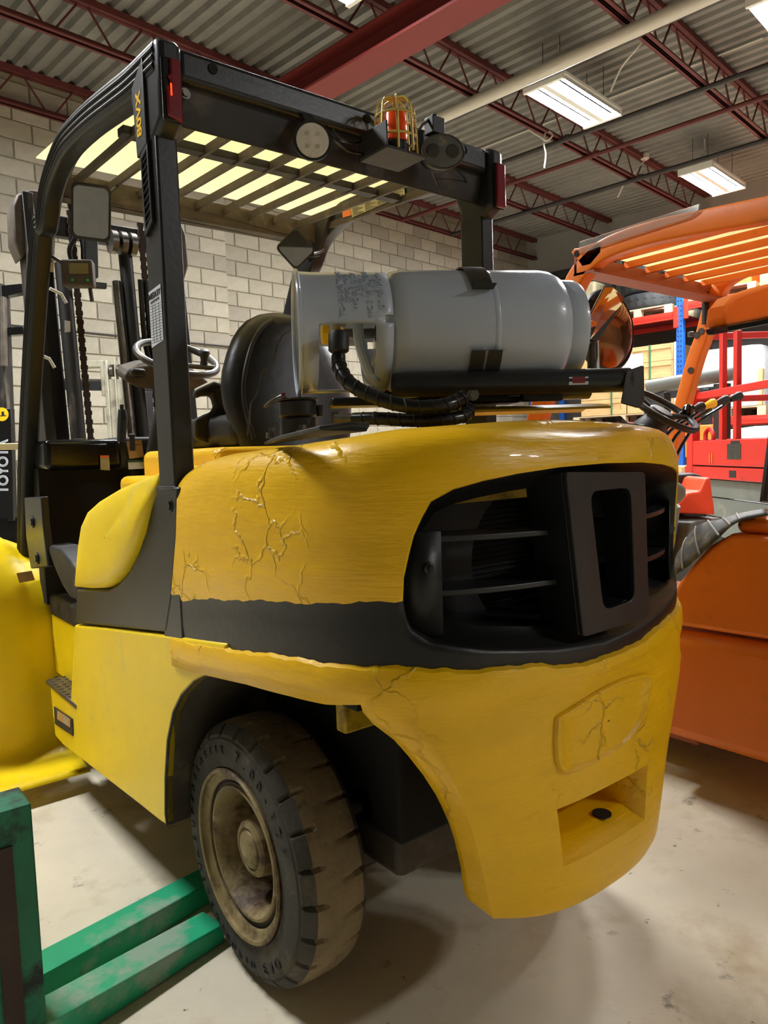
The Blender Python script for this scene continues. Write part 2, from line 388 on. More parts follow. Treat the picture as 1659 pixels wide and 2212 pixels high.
# roof steel
names = {7.5:'against the back wall',5.9:'second from the back wall',4.15:'third from the back wall',2.4:'fourth from the back wall',.65:'fifth from the back wall',-1.1:'sixth from the back wall, above the camera'}
rod_me = {}
for v,nm in names.items():
    t = thing('roof_joist','dark red open-web steel roof joist, '+nm,'joist',BM@Vector((2,v,5.1)),'roof joists under the steel deck')
    MB().bx((U0,v-.05,5.44),(U1,v-.006,5.5)).bx((U0,v+.006,5.44),(U1,v+.05,5.5)).build('top_chord','joist_red',t,smooth=0,M=BM)
    MB().bx((U0,v-.055,5.1),(U1,v-.008,5.115)).bx((U0,v+.008,5.1),(U1,v+.055,5.115)).bx((U0,v-.02,5.1),(U1,v-.008,5.16)).bx((U0,v+.008,5.1),(U1,v+.02,5.16)).build('bottom_chord','joist_red',t,smooth=0,M=BM)
    for sgn in (-1,1):
        if sgn not in rod_me:
            ob = MB().tube([(-sgn*.12,0,-.165),(sgn*.12,0,.165)],.011,6).build('web_rod','joist_red'); rod_me[sgn] = ob.data; bpy.data.objects.remove(ob)
    k = 0; u = -3.0
    while u < U1-.2:
        for sgn,du in ((-1,-.15),(1,.15)):
            ob = bpy.data.objects.new('web_rod', rod_me[sgn]); SC.collection.objects.link(ob); ob.parent = t
            ob.location = (BM@Vector((u+du,v,5.285)))-t.location; ob.rotation_euler = (0,0,BA)
        u += .62
bm_ = thing('steel_beam','large dark red steel I-beam running under the roof joists','beam',BM@Vector((3.35,3,4.86)))
MB().bx((3.30,V0,4.85),(3.62,V1,4.875)).build('bottom_flange','beam_red',bm_,smooth=0,M=BM)
MB().bx((3.445,V0,4.875),(3.475,V1,5.09)).build('web','beam_red',bm_,smooth=0,M=BM)
MB().bx((3.30,V0,5.08),(3.62,V1,5.1)).build('top_flange','beam_red',bm_,smooth=0,M=BM)
o = MB().tube([(5.0,-3,5.0),(5.0,7.5,5.0)],.065,14).build('white_pipe',['conduit'],M=BM); tag(o,'long white pipe hung under the roof joists beside the red beam','pipe')
for u,lab,r in ((5.2,'thin dark pipe running alongside the white pipe',.03),(6.7,'dark sprinkler pipe passing above the nearer hanging light',.03),(8.64,'dark sprinkler pipe farthest right under the roof',.035),(7.4,'dark red bracing pipe between the two hanging lights',.03)):
    m = 'joist_red' if u == 7.4 else 'pipe_dark'
    t = MB().tube([(u,-3,5.06+.0*u),(u,7.4,5.06)],r,8)
    for v in (1.2,4.0): t.tube([(u,v,5.06),(u,v,5.1)],r*1.5,6)
    tag(t.build('ceiling_pipe',m,M=BM),lab,'pipe','dark pipes under the roof')
o = MB().tube([(7.0,1.9,5.485),(7.0,3.3,5.485),(7.0,6.9,5.485)],.012,6).build('wall_conduit','conduit',M=BM); o.name = 'electrical_conduit'; tag(o,'thin pale electrical conduit run along the roof deck between the lights','conduit')
o = MB().tube([(U0,7.585,2.87),(4.2,7.585,2.83)],.012,6)  .build('wall_conduit','pipe_dark',M=BM); tag(o,'thin dark conduit running level across the block wall','conduit')
for (u,v) in ((5.9,2.6),(9.0,4.1)):
    t = thing('junction_box','pale round junction box under the deck '+('by the white pipe' if u<7 else 'above the farther light'),'junction box',BM@Vector((u,v,5.4)),'junction boxes on the deck')
    MB().tube([(u,v,5.5),(u,v,5.44),(u,v,5.43)],[.06,.06,.05],12).build('box','conduit',t,M=BM)
    MB().tube(cr([(u,v,5.43),(u-.05,v+.1,5.3),(u,v+.3,5.2),(u+.05,v+.45,5.03)]),.01,6).build('cable','conduit',t,M=BM)
# ---------------------------------------------------------------- fluorescent fixtures
def fixture(u, v, z, lab):
    t = thing('hanging_light',lab,'light',BM@Vector((u,v,z)),'fluorescent lights hung from the roof')
    L, Wd = 1.22, .46
    mb = MB()
    for s in (-1,1):        # two reflector trays with sloped sides
        c = v+s*.125
        mb.add([(u-L/2,c-.095,z),(u+L/2,c-.095,z),(u+L/2,c-.05,z+.045),(u-L/2,c-.05,z+.045),(u-L/2,c+.095,z),(u+L/2,c+.095,z),(u+L/2,c+.05,z+.045),(u-L/2,c+.05,z+.045)],[(0,1,2,3),(3,2,6,7),(7,6,5,4)])
    mb.bx((u-L/2,v-Wd/2,z+.045),(u+L/2,v+Wd/2,z+.075)).bx((u-L/2,v-.03,z-.004),(u+L/2,v+.03,z+.045))
    mb.build('housing','fixture',t,smooth=0,M=BM)
    for s in (-1,1): MB().bx((u+s*L/2-.02,v-Wd/2,z-.012),(u+s*L/2+.02,v+Wd/2,z+.075)).build('end_cap','fixture',t,smooth=0,M=BM)
    for s in (-1,1):
        for k in (-.06,0,.06): MB().tube([(u-L/2+.03,v+s*.125+k,z+.012),(u+L/2-.03,v+s*.125+k,z+.012)],.013,8).build('tube','tube_glow',t,M=BM)
    for s in (-1,1): MB().tube([(u+s*.45,v-.1,z+.075),(u+s*.45,v-.1,5.5)],.004,5).tube([(u+s*.45,v+.1,z+.075),(u+s*.45,v+.1,5.5)],.004,5).build('chain','steel_dark',t,M=BM)
    MB().tube(cr([(u-.3,v,z+.07),(u-.35,v+.05,z+.2),(u-.25,v+.02,z+.35),(u-.3,v,5.5)]),.009,6).build('cable','conduit',t,M=BM)
    ld = bpy.data.lights.new('tube_light','AREA'); ld.shape = 'RECTANGLE'; ld.size = L; ld.size_y = .36; ld.energy = LAMP; ld.color = (.95,.975,1)
    lo = bpy.data.objects.new('tube_light',ld); SC.collection.objects.link(lo); lo.parent = t
    lo.location = BM@Vector((u,v,z-.03))-t.location; lo.rotation_euler = (0,0,BA)
fixture(5.85,3.41,5.0,'bright twin-tray fluorescent light hanging right of the white pipe')
fixture(9.42,3.31,5.0,'smaller-looking fluorescent light hanging farthest away above the orange roof guard')
fixture(2.20,3.45,4.93,'fluorescent light at the top edge of the picture left of the red beam')
fixture(5.95,1.28,4.97,'fluorescent light cut by the top right corner of the picture')
fixture(-1.5,3.45,4.93,'fluorescent light outside the picture to the left')
fixture(3.4,-5.6,4.93,'added fluorescent fill light, unseen behind the camera')  # fill fixture added to brighten the truck's rear, out of view
# ================================================================ YELLOW FORKLIFT (truck axes: x right, y forward, rear at y=0)
T = thing('yellow_forklift','large yellow and black gas forklift filling the picture, seen from its rear left corner','forklift',(0,1.2,0))
HALF = [(0,-.01,0),(.15,-.004,0),(.3,.018,0),(.41,.058,0),(.49,.12,0),(.545,.2,0),(.58,.32,0),(.60,.5,0),(.605,.7,0),(.605,.9,0)]
HC = cr(HALF,14); HS = [0]
for a,b in zip(HC,HC[1:]): HS.append(HS[-1]+(b-a).length)
def plan(s, off=0):
    sg = 1 if s >= 0 else -1; q = min(abs(s),HS[-1])
    for i in range(len(HC)-1):
        if q <= HS[i+1] or i == len(HC)-2:
            d = HC[i+1]-HC[i]; p = HC[i]+d*((q-HS[i])/d.length); d.normalize(); break
    return Vector((sg*(p.x+d.y*off), p.y-d.x*off, 0))
base = [0,.05,.1,.148,.2,.256,.3,.337,.37,.398,.42,.442,.46,.476,.486,.493,.497,.5,.53,.56,.585,.62,.66,.7,.76,.84,.92,1.0,1.08,1.16,1.22,1.27,1.3,HS[-1]]
cols = []
for a,b in zip(base,base[1:]):
    n = max(1,math.ceil((b-a)/.018))
    cols += [a+(b-a)*k/n for k in range(n)]
cols.append(HS[-1]); NC = len(cols); S = [-c for c in cols[::-1]]+cols[1:]; SE = .585; SK = .53; SH = .5
rz = random.Random(5)
def wob(c,k): return .0022*sin(23*c+k)+.0016*sin(61*c+2*k)+.0011*sin(137*c+k*3)+rz.uniform(-.0007,.0007)
jit = {c:(wob(c,1),wob(c,2.3)) for c in S}
tB = [(0,.893),(.1,.898),(.22,.918),(.48,.944),(.67,.945),(.88,.93),(1.03,.912),(1.325,.885)]
tT = [(.5,1.072),(.69,1.06),(.986,1.032),(1.325,.984)]
tU = [(0,1.314),(.148,1.311),(.256,1.303),(.337,1.292),(.398,1.279),(.442,1.258),(.46,1.228),(.476,1.195),(.486,1.16),(.497,1.115),(.5,1.072)]
tL = [(0,.925),(.163,.938),(.338,.965),(.45,.99),(.489,1.017),(.497,1.045),(.5,1.072)]
tLow = [(.585,.872),(.66,.862),(.76,.860),(.92,.852),(1.05,.838),(1.2,.82),(1.325,.81)]
tTop = [(0,1.392),(.33,1.402),(.5,1.398),(.65,1.386),(.84,1.374),(1.11,1.362),(1.2,1.35),(1.26,1.335),(1.3,1.315),(1.325,1.295)]
def zB(s): return itp(tB,abs(s))+jit[s][0]
rows = []
def row(fn): rows.append([fn(s) for s in S])
def P(s,z,off=0): p = plan(s,off); return Vector((p.x,p.y,z))
zlow = lambda s: itp(tLow,abs(s))
zT = lambda s: (itp(tT,abs(s))+jit[s][1]) if abs(s) > SH+.001 else itp(tL,abs(s))
zU = lambda s: (itp(tT,abs(s))+jit[s][1]) if abs(s) > SH+.001 else itp(tU,abs(s))
zTop = lambda s: itp(tTop,abs(s))
row(lambda s: P(s,zlow(s),.012))
row(lambda s: P(s,zlow(s)*.5+zB(s)*.5-.01,.014))
row(lambda s: P(s,zB(s)-.016,.013)); row(lambda s: P(s,zB(s)-.005,.009)); row(lambda s: P(s,zB(s),-.002))
for k in (.33,.66,1): row(lambda s: P(s,zB(s)*(1-k)+zT(s)*k))
NB = len(rows)
row(lambda s: P(s,zU(s)))
for k in (.08,.3,.6,1): row(lambda s: P(s,zU(s)+(max(zTop(s)-.085,zU(s)+.010)-zU(s))*k, .004 if k > .05 else 0))
for dz,ins in ((.06,.004),(.04,.012),(.024,.024),(.012,.042),(.005,.064),(0,.09)): row(lambda s: P(s,zTop(s)-dz,-ins))
def mi(i,j):
    inh = max(abs(S[j]),abs(S[j+1])) <= SH+.001
    if i == NB-1: return -1 if inh else (-1)
    if i < 4: return 0
    if i < NB-1: return 1
    return 0
# join rows across the paint line outside the radiator opening: rows NB-1 and NB coincide there
mb = MB(); mb.grid(rows, mi)
# lower, narrowing tail of the casting
lowB = [(.375,.296,.055),(.426,.308,.06),(.513,.328,.06),(.583,.348,.06),(.668,.378,.06),(.754,.415,.066),(.83,.46,.085),(.872,.4985,.13)]
lowE = [(.375,.287,.14),(.414,.304,.14),(.493,.312,.14),(.574,.339,.14),(.641,.37,.14),(.709,.413,.14),(.774,.462,.142),(.835,.512,.155),(.872,.5395,.185)]
def ip3(t,z):
    return itp([(a,b) for a,b,c in t],z), itp([(a,c) for a,b,c in t],z)
SI = [s for s in S if abs(s) <= SE+.0001]
xk = plan(SK).x
def LP(s,z):
    xc,yc = ip3(lowB,z); xe,ye = ip3(lowE,z); q = abs(s); sg = 1 if s >= 0 else -1; bl = max(0,(z-.80)/.072)
    off = .012*bl
    if q <= SK:
        xc += .012*(1-bl); t = plan(q).x/xk; x = xc*t; y0 = -.012; y = y0+(yc-y0)*(t**3)
        u = plan(q,off)
        return Vector((sg*(x*(1-bl)+u.x*bl)+.012*(1-bl), y*(1-bl)+u.y*bl, z))
    xc += .012*(1-bl); xe += .012*(1-bl); t = (q-SK)/(SE-SK); u = plan(q,off)
    x = xc+(xe-xc)*t; y = yc+(ye-yc)*t
    return Vector((sg*(x*(1-bl)+u.x*bl)+.012*(1-bl), y*(1-bl)+u.y*bl, z))
botz = lambda s: .352+.022*min(1,(abs(s)/.5)**2)
PKX, PKT, PKB = .158, .600, .468
# columns near the tow pocket snap to its sides
lz = [0,.008,.03,.07]+[None]*0
def zrow(k, s):
    b = botz(s)
    lv = [b+.0,b+.006,b+.022,b+.06,PKB-.02,PKB,.535,.57,PKT,PKT+.02,.65,.7,.75,.79,.83,.855,.872]
    return lv[k]
nr = 17; lrows = []
pkc = min(range(len(SI)), key=lambda j: abs(LP(SI[j],.55).x-PKX) if SI[j] > 0 else 9)
pka = min(range(len(SI)), key=lambda j: abs(LP(SI[j],.55).x+PKX) if SI[j] < 0 else 9)
for k in range(nr):
    r = []
    for s in SI:
        z = zrow(k,s); p = LP(s,max(z,.375))
        p.z = z
        if k == 0: p.y += .03; p.x *= .93
        if k == 1: p.y += .010; p.x *= .975
        if k == 2: p.y += .003; p.x *= .993
        r.append(p)
    lrows.append(r)
def ml(i,j): return -1 if (5 <= i < 8 and pka <= j < pkc) else 0
mb.grid(lrows, ml)
# tow pocket: flared mouth, then straight walls
lip = [lrows[5][j] for j in range(pka,pkc+1)]+[lrows[i][pkc] for i in (6,7)]+[lrows[8][j] for j in range(pkc,pka-1,-1)]+[lrows[i][pka] for i in (7,6)]
def ins(p,k,d):
    z = p.z if p.z > .56 else p.z+(.60-p.z)*.24*min(1,d/.045)
    return Vector((.012+(p.x-.012)*k, p.y+d, z))
mb.grid([lip,[ins(p,.93,.012) for p in lip],[ins(p,.83,.045) for p in lip],[ins(p,.82,.06) for p in lip],[ins(p,.82,.20) for p in lip]], 0, close=True)
mb.add([ins(p,.82,.20) for p in lip],[tuple(range(len(lip)))],0)
# bottom cap
fr = lrows[0]; n = len(fr)//2
mb.grid([[fr[n-k],fr[n+k]] for k in range(n+1)],0)
# crown
edge = rows[-1]; m = len(edge)//2
cap = []
for k in range(m+1):
    a,b = edge[m-k],edge[m+k]; r = []
    for t in [q/10 for q in range(11)]:
        p = a.lerp(b,t); p.z += .012*(1-(2*t-1)**2)*min(1,k/12); r.append(p)
    cap.append(r)
mb.grid(cap,0)
cw = mb.build('counterweight',['yellow','black'],T,smooth=40,solid=.012)
# tow pin hole and embossed oval panel
MB().disc((0.047,0.037,0.503),(0,0,1),.022,.004,16).build('tow_pin_hole','dark',T)
pts = [(-.172,.80),(-.06,.822),(.06,.832),(.172,.815),(.168,.77),(.14,.725),(.09,.692),(.02,.675),(-.10,.672),(-.150,.678),(-.170,.70),(-.176,.75)]
rim_ = cr(pts+[pts[0]],5)[:-1]
def onlow(p,o):
    x,z = p[0],p[1]; xc,yc = ip3(lowB,z); t = min(1,abs(x)/xc); y = -.012+(yc+.012)*t**3
    bl = max(0,(z-.80)/.072); y = y*(1-bl)+(-.018+.03*t**2)*bl
    return Vector((x,y-o,z))
ctr = (0,.75); rr = []
for k,o in ((1.0,.000),(.985,.008),(.93,.010),(.86,.004),(.6,.004),(.3,.004),(.02,.004)):
    rr.append([onlow((p.x*k+ctr[0]*(1-k), p.y*k+ctr[1]*(1-k)),o) for p in rim_])
MB().grid(rr,0,close=True).build('embossed_panel','yellow',T,smooth=30)
# radiator opening: black bezel, louvres, centre plate
hs = [s for s in S if abs(s) <= SH+.001]
loop = [P(s,zU(s)) for s in hs]+[P(s,zT(s)) for s in hs[::-1]][1:-1]
def bez(p,kx,kz,d): return Vector((p.x*kx, p.y+d, 1.115+(p.z-1.115)*kz))
MB().grid([loop,[bez(p,.985,.97,.006) for p in loop],[bez(p,.93,.90,.045) for p in loop],[bez(p,.86,.80,.06) for p in loop],[bez(p,.85,.79,.10) for p in loop],[bez(p,.84,.78,.30) for p in loop]],0,close=True).build('grille_bezel','black',T,smooth=35)
mb = MB().bx((-.44,.36,.9),(.44,.40,1.34))
for k in range(26): mb.bx((-.40,.352,.94+.014*k),(.40,.36,.946+.014*k))
mb.build('radiator','dark',T,smooth=0)
sq = [(.40*max(-1,min(1,1.42*cos(t))), 1.115+.19*max(-1,min(1,1.42*sin(t)))) for t in [2*pi*k/32 for k in range(32)]]
ringplate(MB(),[(x,.25,z) for x,z in sq],[(.02+.165*cos(2*pi*k/32),.25,1.09+.165*sin(2*pi*k/32)) for k in range(32)],(0,.05,0)).build('fan_shroud','black_plastic',T)
MB().bx((-.40,.22,1.235),(.40,.235,1.262)).build('crossbar','yellow_dull',T)
for sg in (-1,1):
    for z,x1 in ((1.183,.15),(1.077,.125)):
        A = []; B = []
        for k in range(9):
            s = .452-(.452-x1)*k/8; p = plan(s,-.028); A.append((sg*p.x,p.y,z+.008*(1-k/8))); B.append((sg*p.x*.93,p.y+.10,z+.008*(1-k/8)))
        MB().ribbon(A,B,(0,0,-.012)).build('louvre','black_satin',T,bevel=.002)
    MB().add([(sg*.46,.115,1.0),(sg*.46,.115,1.2),(sg*.40,.078,1.2),(sg*.40,.078,1.0)],[(0,1,2,3)]).build('bezel_plate','black',T,solid=.006)
    MB().bolt((sg*.425,.085,1.13),(-sg*.3,-.9,0),.009).build('bolt','black_satin',T)
out = [(-.146,1.302),(.138,1.29),(.152,.957),(-.094,.955)]; inn = [(-.066,1.258),(.082,1.258),(.095,1.006),(-.022,1.0)]
def dens(q,r,n=5):
    o = []
    for i in range(4):
        a,b,c = Vector(q[i-1]).to_2d(),Vector(q[i]).to_2d(),Vector(q[(i+1)%4]).to_2d(); d1 = (a-b).normalized(); d2 = (c-b).normalized()
        p0,p2 = b+d1*r,b+d2*r
        for k in range(n): t = k/(n-1); o.append(p0*(1-t)**2+b*2*t*(1-t)+p2*t*t)
    return o
gp = MB(); O = [(p.x,-.022-.25*p.x*p.x*0,p.y) for p in dens(out,.012)]; I = [(p.x,-.022,p.y) for p in dens(inn,.028)]
ringplate(gp,O,I,(0,.012,0))
gp.prism([(-.146,-.01,1.30),(-.094,-.01,.957),(-.080,.10,.957),(-.13,.10,1.29)],(.008,0,0))
gp.prism([(.100,-.01,1.262),(.108,-.01,1.0),(.108,.06,1.0),(.100,.06,1.262)],(-.006,0,0))
gp.build('grille_post','black_satin',T,smooth=30,bevel=.002)
# ---- left rear side panel (hip), black trim, lower side panel (and mirror copies on the right)
def mir(p,sg): return (p[0]*sg*-1 if sg > 0 else p[0],p[1],p[2])
hip = [(-0.605,0.967,1.322),(-0.61,1.08,1.303),(-0.615,1.23,1.274),(-0.615,1.39,1.235),(-0.62,1.493,1.196),(-0.62,1.574,1.143),(-0.62,1.626,1.071),(-0.62,1.671,0.984),(-0.62,1.701,0.922),(-0.62,1.537,0.938),(-0.62,1.397,0.957),(-0.62,1.3,0.986),(-0.62,1.202,1.033),(-0.62,1.112,1.096),(-0.62,1.045,1.156),(-0.62,0.993,1.222),(-0.61,0.971,1.277)]
trim = [(-0.612,1.755,0.907),(-0.612,1.41,0.949),(-0.612,1.309,0.978),(-0.612,1.207,1.026),(-0.612,1.12,1.089),(-0.612,1.053,1.152),(-0.612,1.001,1.221),(-0.61,0.944,1.283),(-0.61,0.813,1.283),(-0.61,0.839,1.156),(-0.61,0.895,0.993),(-0.61,0.947,0.889),(-0.612,1.147,0.863),(-0.612,1.397,0.83),(-0.612,1.795,0.779)]
lowp = [(-0.61,1.822,0.766),(-0.61,1.404,0.824),(-0.61,0.975,0.879),(-0.61,0.588,0.925),(-0.61,0.606,0.854),(-0.61,0.685,0.832),(-0.61,0.775,0.794),(-0.61,0.863,0.737),(-0.61,0.927,0.673),(-0.61,0.979,0.58),(-0.61,1.012,0.464),(-0.61,1.029,0.349),(-0.61,1.023,0.319),(-0.61,1.075,0.312),(-0.61,1.285,0.297),(-0.61,1.781,0.257),(-0.61,2.102,0.232),(-0.61,2.21,0.237),(-0.61,2.241,0.452),(-0.61,1.941,0.456)]
for sg in (-1,1):
    q = lambda L: [Vector((p[0]*-sg if sg > 0 else p[0],p[1],p[2])) for p in L]
    H = q(hip); c = sum(H,Vector())/len(H); R = []
    for k,o in ((1,-.03),(1,.0),(.985,.010),(.95,.017),(.86,.021),(.6,.024),(.3,.025),(.01,.025)): R.append([c+(p-c)*k+Vector((o*sg,0,0)) for p in H])
    # top edge of the panel rolls inwards
    for r in R[1:]:
        for p in r:
            d = max(0,(p.z-1.16)/.16); p.x -= sg*.03*d*d
    MB().grid(R,0,close=True).build('side_panel','yellow_side',T,smooth=50)
    MB().prism(q(trim),(-sg*.05,0,0)).build('side_trim','black_satin',T,bevel=.008)
    MB().prism(q(lowp),(-sg*.03,0,0)).build('lower_panel','yellow_side',T,bevel=.008)
    # wheel-arch liner inside the panel
    L = q(lowp)[4:13]; L2 = [p+Vector((-sg*.30,0,0)) for p in L]
    MB().ribbon(L,L2,(0,.006,0)).build('arch_liner','brown_dusty',T)
# ---- chassis between the wheels (dark)
MB().bx((-.30,.35,.42),(.30,1.9,.80)).bx((-.5,1.0,.34),(.5,2.3,.70)).build('chassis','dark',T,smooth=0,bevel=.01)
MB().bx((-.33,.58,.235),(.33,.90,.42)).bx((-.30,.36,.33),(.30,.62,.44)).build('steer_axle','brown_dusty',T,bevel=.02)
MB().tube([(-.30,.50,.47),(.30,.50,.47)],.04,16).build('steer_cylinder','black_satin',T)
MB().tube([(-.38,.50,.47),(.38,.50,.47)],.018,12).build('cylinder_rod','chrome',T)
MB().bx((-.40,.42,.70),(.40,.46,.78)).build('frame_rail','yellow_dull',T,bevel=.006)
MB().bx((-.45,.30,.80),(.45,1.2,.83)).build('belly_plate','dark',T,smooth=0)
# ---- steer wheels
def wheel(sg, yc, label=None):
    R, xf, xb = .336, .515, .325
    t = T
    n = 240; prof = [(.213,.506),(.222,.513),(.26,.517),(.292,.513),(.297,.509),(.304,.509),(.318,.498),(.3295,.484),(.333,.465),(.3345,.455),(.335,.42),(.3345,.385),(.333,.376),(.3295,.356),(.316,.338),(.26,.326),(.215,.335)]
    def fn(i,j,r,h):
        nt = i%10 == 0; nt2 = (i+5)%10 == 0
        if j in (5,6,7,8) and nt: r -= (.004,.014,.016,.010)[j-5]; h -= .004*(j<7)
        if j in (11,12,13) and nt2: r -= (.008,.012,.014)[j-11]
        return r,h
    mb = MB(); mb.lathe([(r,h) for r,h in prof],(sg*.028,yc,R+.001),(sg,0,0),n,0,fn)
    for k in range(len(mb.f)):
        j = k%(len(prof)-1)
        if 7 <= j <= 12: mb.m[k] = 1
    ty = mb.build('tyre',['rubber','tread'],t,smooth=28)
    rm = MB().lathe([(.214,.505),(.217,.511),(.219,.518),(.215,.523),(.208,.521),(.208,.512),(.198,.506),(.190,.506),(.186,.503),(.186,.498)],(sg*.028,yc,R+.001),(sg,0,0),64).build('rim_flange','rim',ty,smooth=40)
    MB().lathe([(.187,.500),(.184,.494),(.180,.494),(.178,.499),(.172,.499)],(sg*.028,yc,R+.001),(sg,0,0),64).build('lock_ring','rust',ty,smooth=30)
    MB().lathe([(.173,.497),(.169,.503),(.162,.503),(.156,.496),(.150,.480),(.143,.440),(.137,.40),(.06,.40)],(sg*.028,yc,R+.001),(sg,0,0),64,caps=(False,True)).build('rim_well','rim',ty,smooth=40)
    MB().lathe([(.10,.40),(.085,.42),(.076,.448),(.072,.474),(.066,.480),(.056,.482),(.052,.476),(.050,.476),(.046,.484),(.02,.489)],(sg*.028,yc,R+.001),(sg,0,0),36,caps=(False,True)).build('hub','rim',ty,smooth=35)
    for k in range(6):
        a = 2*pi*k/6+.4; MB().bolt((sg*.433,yc+.118*cos(a),R+.118*sin(a)),(sg,0,0),.013,.018).build('wheel_nut','rust',ty)
    return ty
YW = .722
WX = .028
tyL = wheel(-1,YW); tyR = wheel(1,YW)
def arc_text(s, a0, da, r, size, m='ink'):
    for k,ch in enumerate(s):
        if ch == ' ': continue
        a = radians(a0+da*k); o = Vector((-.5185,YW+r*-cos(a)*-1,.335+r*sin(a)))
        o = Vector((-.5175-.028,YW-r*cos(a),.335+r*sin(a)))
        # seen from the left the +y direction runs to the left
        up = Vector((0,-cos(a),sin(a))) if da < 0 or True else None
        xd = Vector((0,-sin(a),-cos(a)))
        if da > 0: xd, up = -xd, -up
        text(ch,size,o,xd,up,m,tyL,ext=.0012,sx=1.1)
arc_text('SUPERELASTIK',193,-8.3,.268,.030)
arc_text('7.00-12/',84,-8.3,.268,.038)
arc_text('EVO',-62,8.6,.270,.036)
arc_text('MASTER/SOLID',-100+0,-9.0,.270,.030) if False else None
arc_text('MASTER/SOLID',-158,7.4,.270,.030)
# ---- engine hood and seat deck in front of the counterweight
MB().bx((-.50,.86,.95),(.50,1.05,1.335)).bx((-.40,1.0,1.0),(.40,1.62,1.385)).bx((-.46,1.0,.9),(.46,1.7,1.30)).build('engine_hood','yellow',T,bevel=.025,seg=3)
# ---------------------------------------------------------------- overhead guard
def both(L): return [(-1,[Vector(p) for p in L]),(1,[Vector((-p[0],p[1],p[2])) for p in L])]
legp = [(-0.575,2.641,0.944),(-0.575,2.461,1.439),(-0.575,2.07,2.16),(-0.575,1.957,2.232),(-0.575,1.894,2.303),(-0.575,1.828,2.345),(-0.575,1.745,2.375),(-0.575,1.646,2.396),(-0.575,1.537,2.397),(-0.575,1.352,2.382),(-0.575,1.138,2.354),(-0.575,1.006,2.337),(-.574,.83,2.325)]
lp = cr(legp,5)
sec = []
for a,b in rrect(.085,.066,.014,3): sec.append((a,b))
for sg,L in both(lp):
    o = MB().sweep(L,sec,0,(1,0,0)).build('front_leg','black',T,smooth=40)
    for k in (-.018,.0,.018):      # ribs along the outer face
        mb = MB()
        Q = []
        for i,p in enumerate(L):
            d = (L[min(i+1,len(L)-1)]-L[max(i-1,0)]).normalized(); n = Vector((0,-d.z,d.y)); Q.append(p+n*k+Vector((sg*.033,0,0)))
        mb.tube(Q,.0045,6).build('rib','black_plastic',o)
    B = [(-0.612,2.443,1.214),(-0.612,2.163,1.225),(-0.612,2.163,1.12),(-0.612,2.132,0.947),(-0.612,2.419,0.91),(-0.612,2.461,1.044)]
    B = [Vector((p[0]*-sg if sg > 0 else p[0],p[1],p[2])) for p in B]
    pl = MB().prism(B,(-sg*.03,0,0)).build('leg_bracket','black_satin',T,bevel=.006)
    for q in ((-0.614,2.319,1.116),(-0.614,2.284,0.968)): MB().bolt((sg*.616,q[1],q[2]),(sg,0,0),.016,.014).build('bolt','black_satin',pl)
    post = MB().bx((sg*.545,.85,.86),(sg*.602,.955,2.2)).build('rear_post','black_satin',T,bevel=.006)
    MB().bx((sg*.540,.842,.84),(sg*.608,.965,1.285)).build('post_sleeve','black_satin',post,bevel=.004)
    MB().bolt((sg*.61,.87,1.235),(sg,0,0),.012,.012).build('bolt','black_satin',post)
    MB().prism([(sg*.543,.80,2.35),(sg*.543,.815,2.37),(sg*.543,1.0,2.372),(sg*.543,1.0,2.28),(sg*.543,.955,2.18),(sg*.543,.955,2.14),(sg*.543,.86,2.14),(sg*.543,.80,2.175)],(sg*.062,0,0)).build('post_cap','black_satin',T,bevel=.016,seg=3)
    lb = MB().bx((sg*.552,.792,2.165),(sg*.602,.802,2.315)).build('tail_lamp','black_gloss',T,bevel=.006)
    if sg < 0:
        MB().prism([(-.594,.784,2.176),(-.556,.784,2.166),(-.556,.784,2.312),(-.582,.784,2.312),(-.582,.784,2.275),(-.590,.784,2.268),(-.583,.784,2.262),(-.583,.784,2.235),(-.594,.784,2.235)],(0,.012,0)).build('red_lens','red_lens',lb,bevel=.004)
        MB().bx((-.5855,.782,2.222),(-.5825,.7845,2.25)).build('lit_strip','red_glow',lb)
    else: MB().bx((.556,.784,2.168),(.598,.796,2.312)).build('red_lens','red_lens',lb,bevel=.005)
# left post fittings
bd = MB().prism([(-.612,.965,2.300),(-.612,.885,2.345),(-.612,.885,2.14),(-.612,.953,2.125)],(.012,0,0)).build('model_badge','black_plastic',T,bevel=.002)
text('80VX',.044,(-.6125,.922,2.222),(0,-.03,1),(0,1,0),'decal_yellow',bd,bold=.0012,sx=1.05)
vp = [(-.605,.935,2.125),(-.605,.885,2.145),(-.605,.88,1.95),(-.605,.935,1.925)]
vt = MB(); ringplate(vt,vp,[(-.605,.928,2.115),(-.605,.893,2.128),(-.605,.888,1.962),(-.605,.926,1.942)],(-.006,0,0)); vt = vt.build('air_vent','black_plastic',T,bevel=.002)
MB().prism(vp,(.002,0,0)).build('vent_back','dark',vt)
for k in range(9):
    z = 1.955+.0185*k; MB().bar((-.607,.93,z),(-.607,.889,z+.012),.006,.003).build('vent_slat','black_satin',vt)
lbp = [(-.6035,.948,1.788),(-.6035,.868,1.795),(-.6035,.868,1.655),(-.6035,.948,1.646)]
lb = MB().prism(lbp,(.001,0,0)).build('service_label','label_white',T,smooth=0)
text('MEDLEY',.020,(-.6042,.908,1.775),(0,-1,.06),(0,0,1),'ink',lb,sx=1.05,bold=.0004)
text('FORKLIFT SERVICE',.007,(-.6042,.908,1.760),(0,-1,.06),(0,0,1),'ink_grey',lb)
mb = MB()
for k in range(14): z = 1.750-.0072*k; mb.bx((-.6042,.872,z),(-.6036,.944,z+.0009))
for y in (.885,.908,.927): mb.bx((-.6042,y,1.656),(-.6036,y+.0009,1.751))
mb.build('ruled_lines','ink_grey',lb,smooth=0)
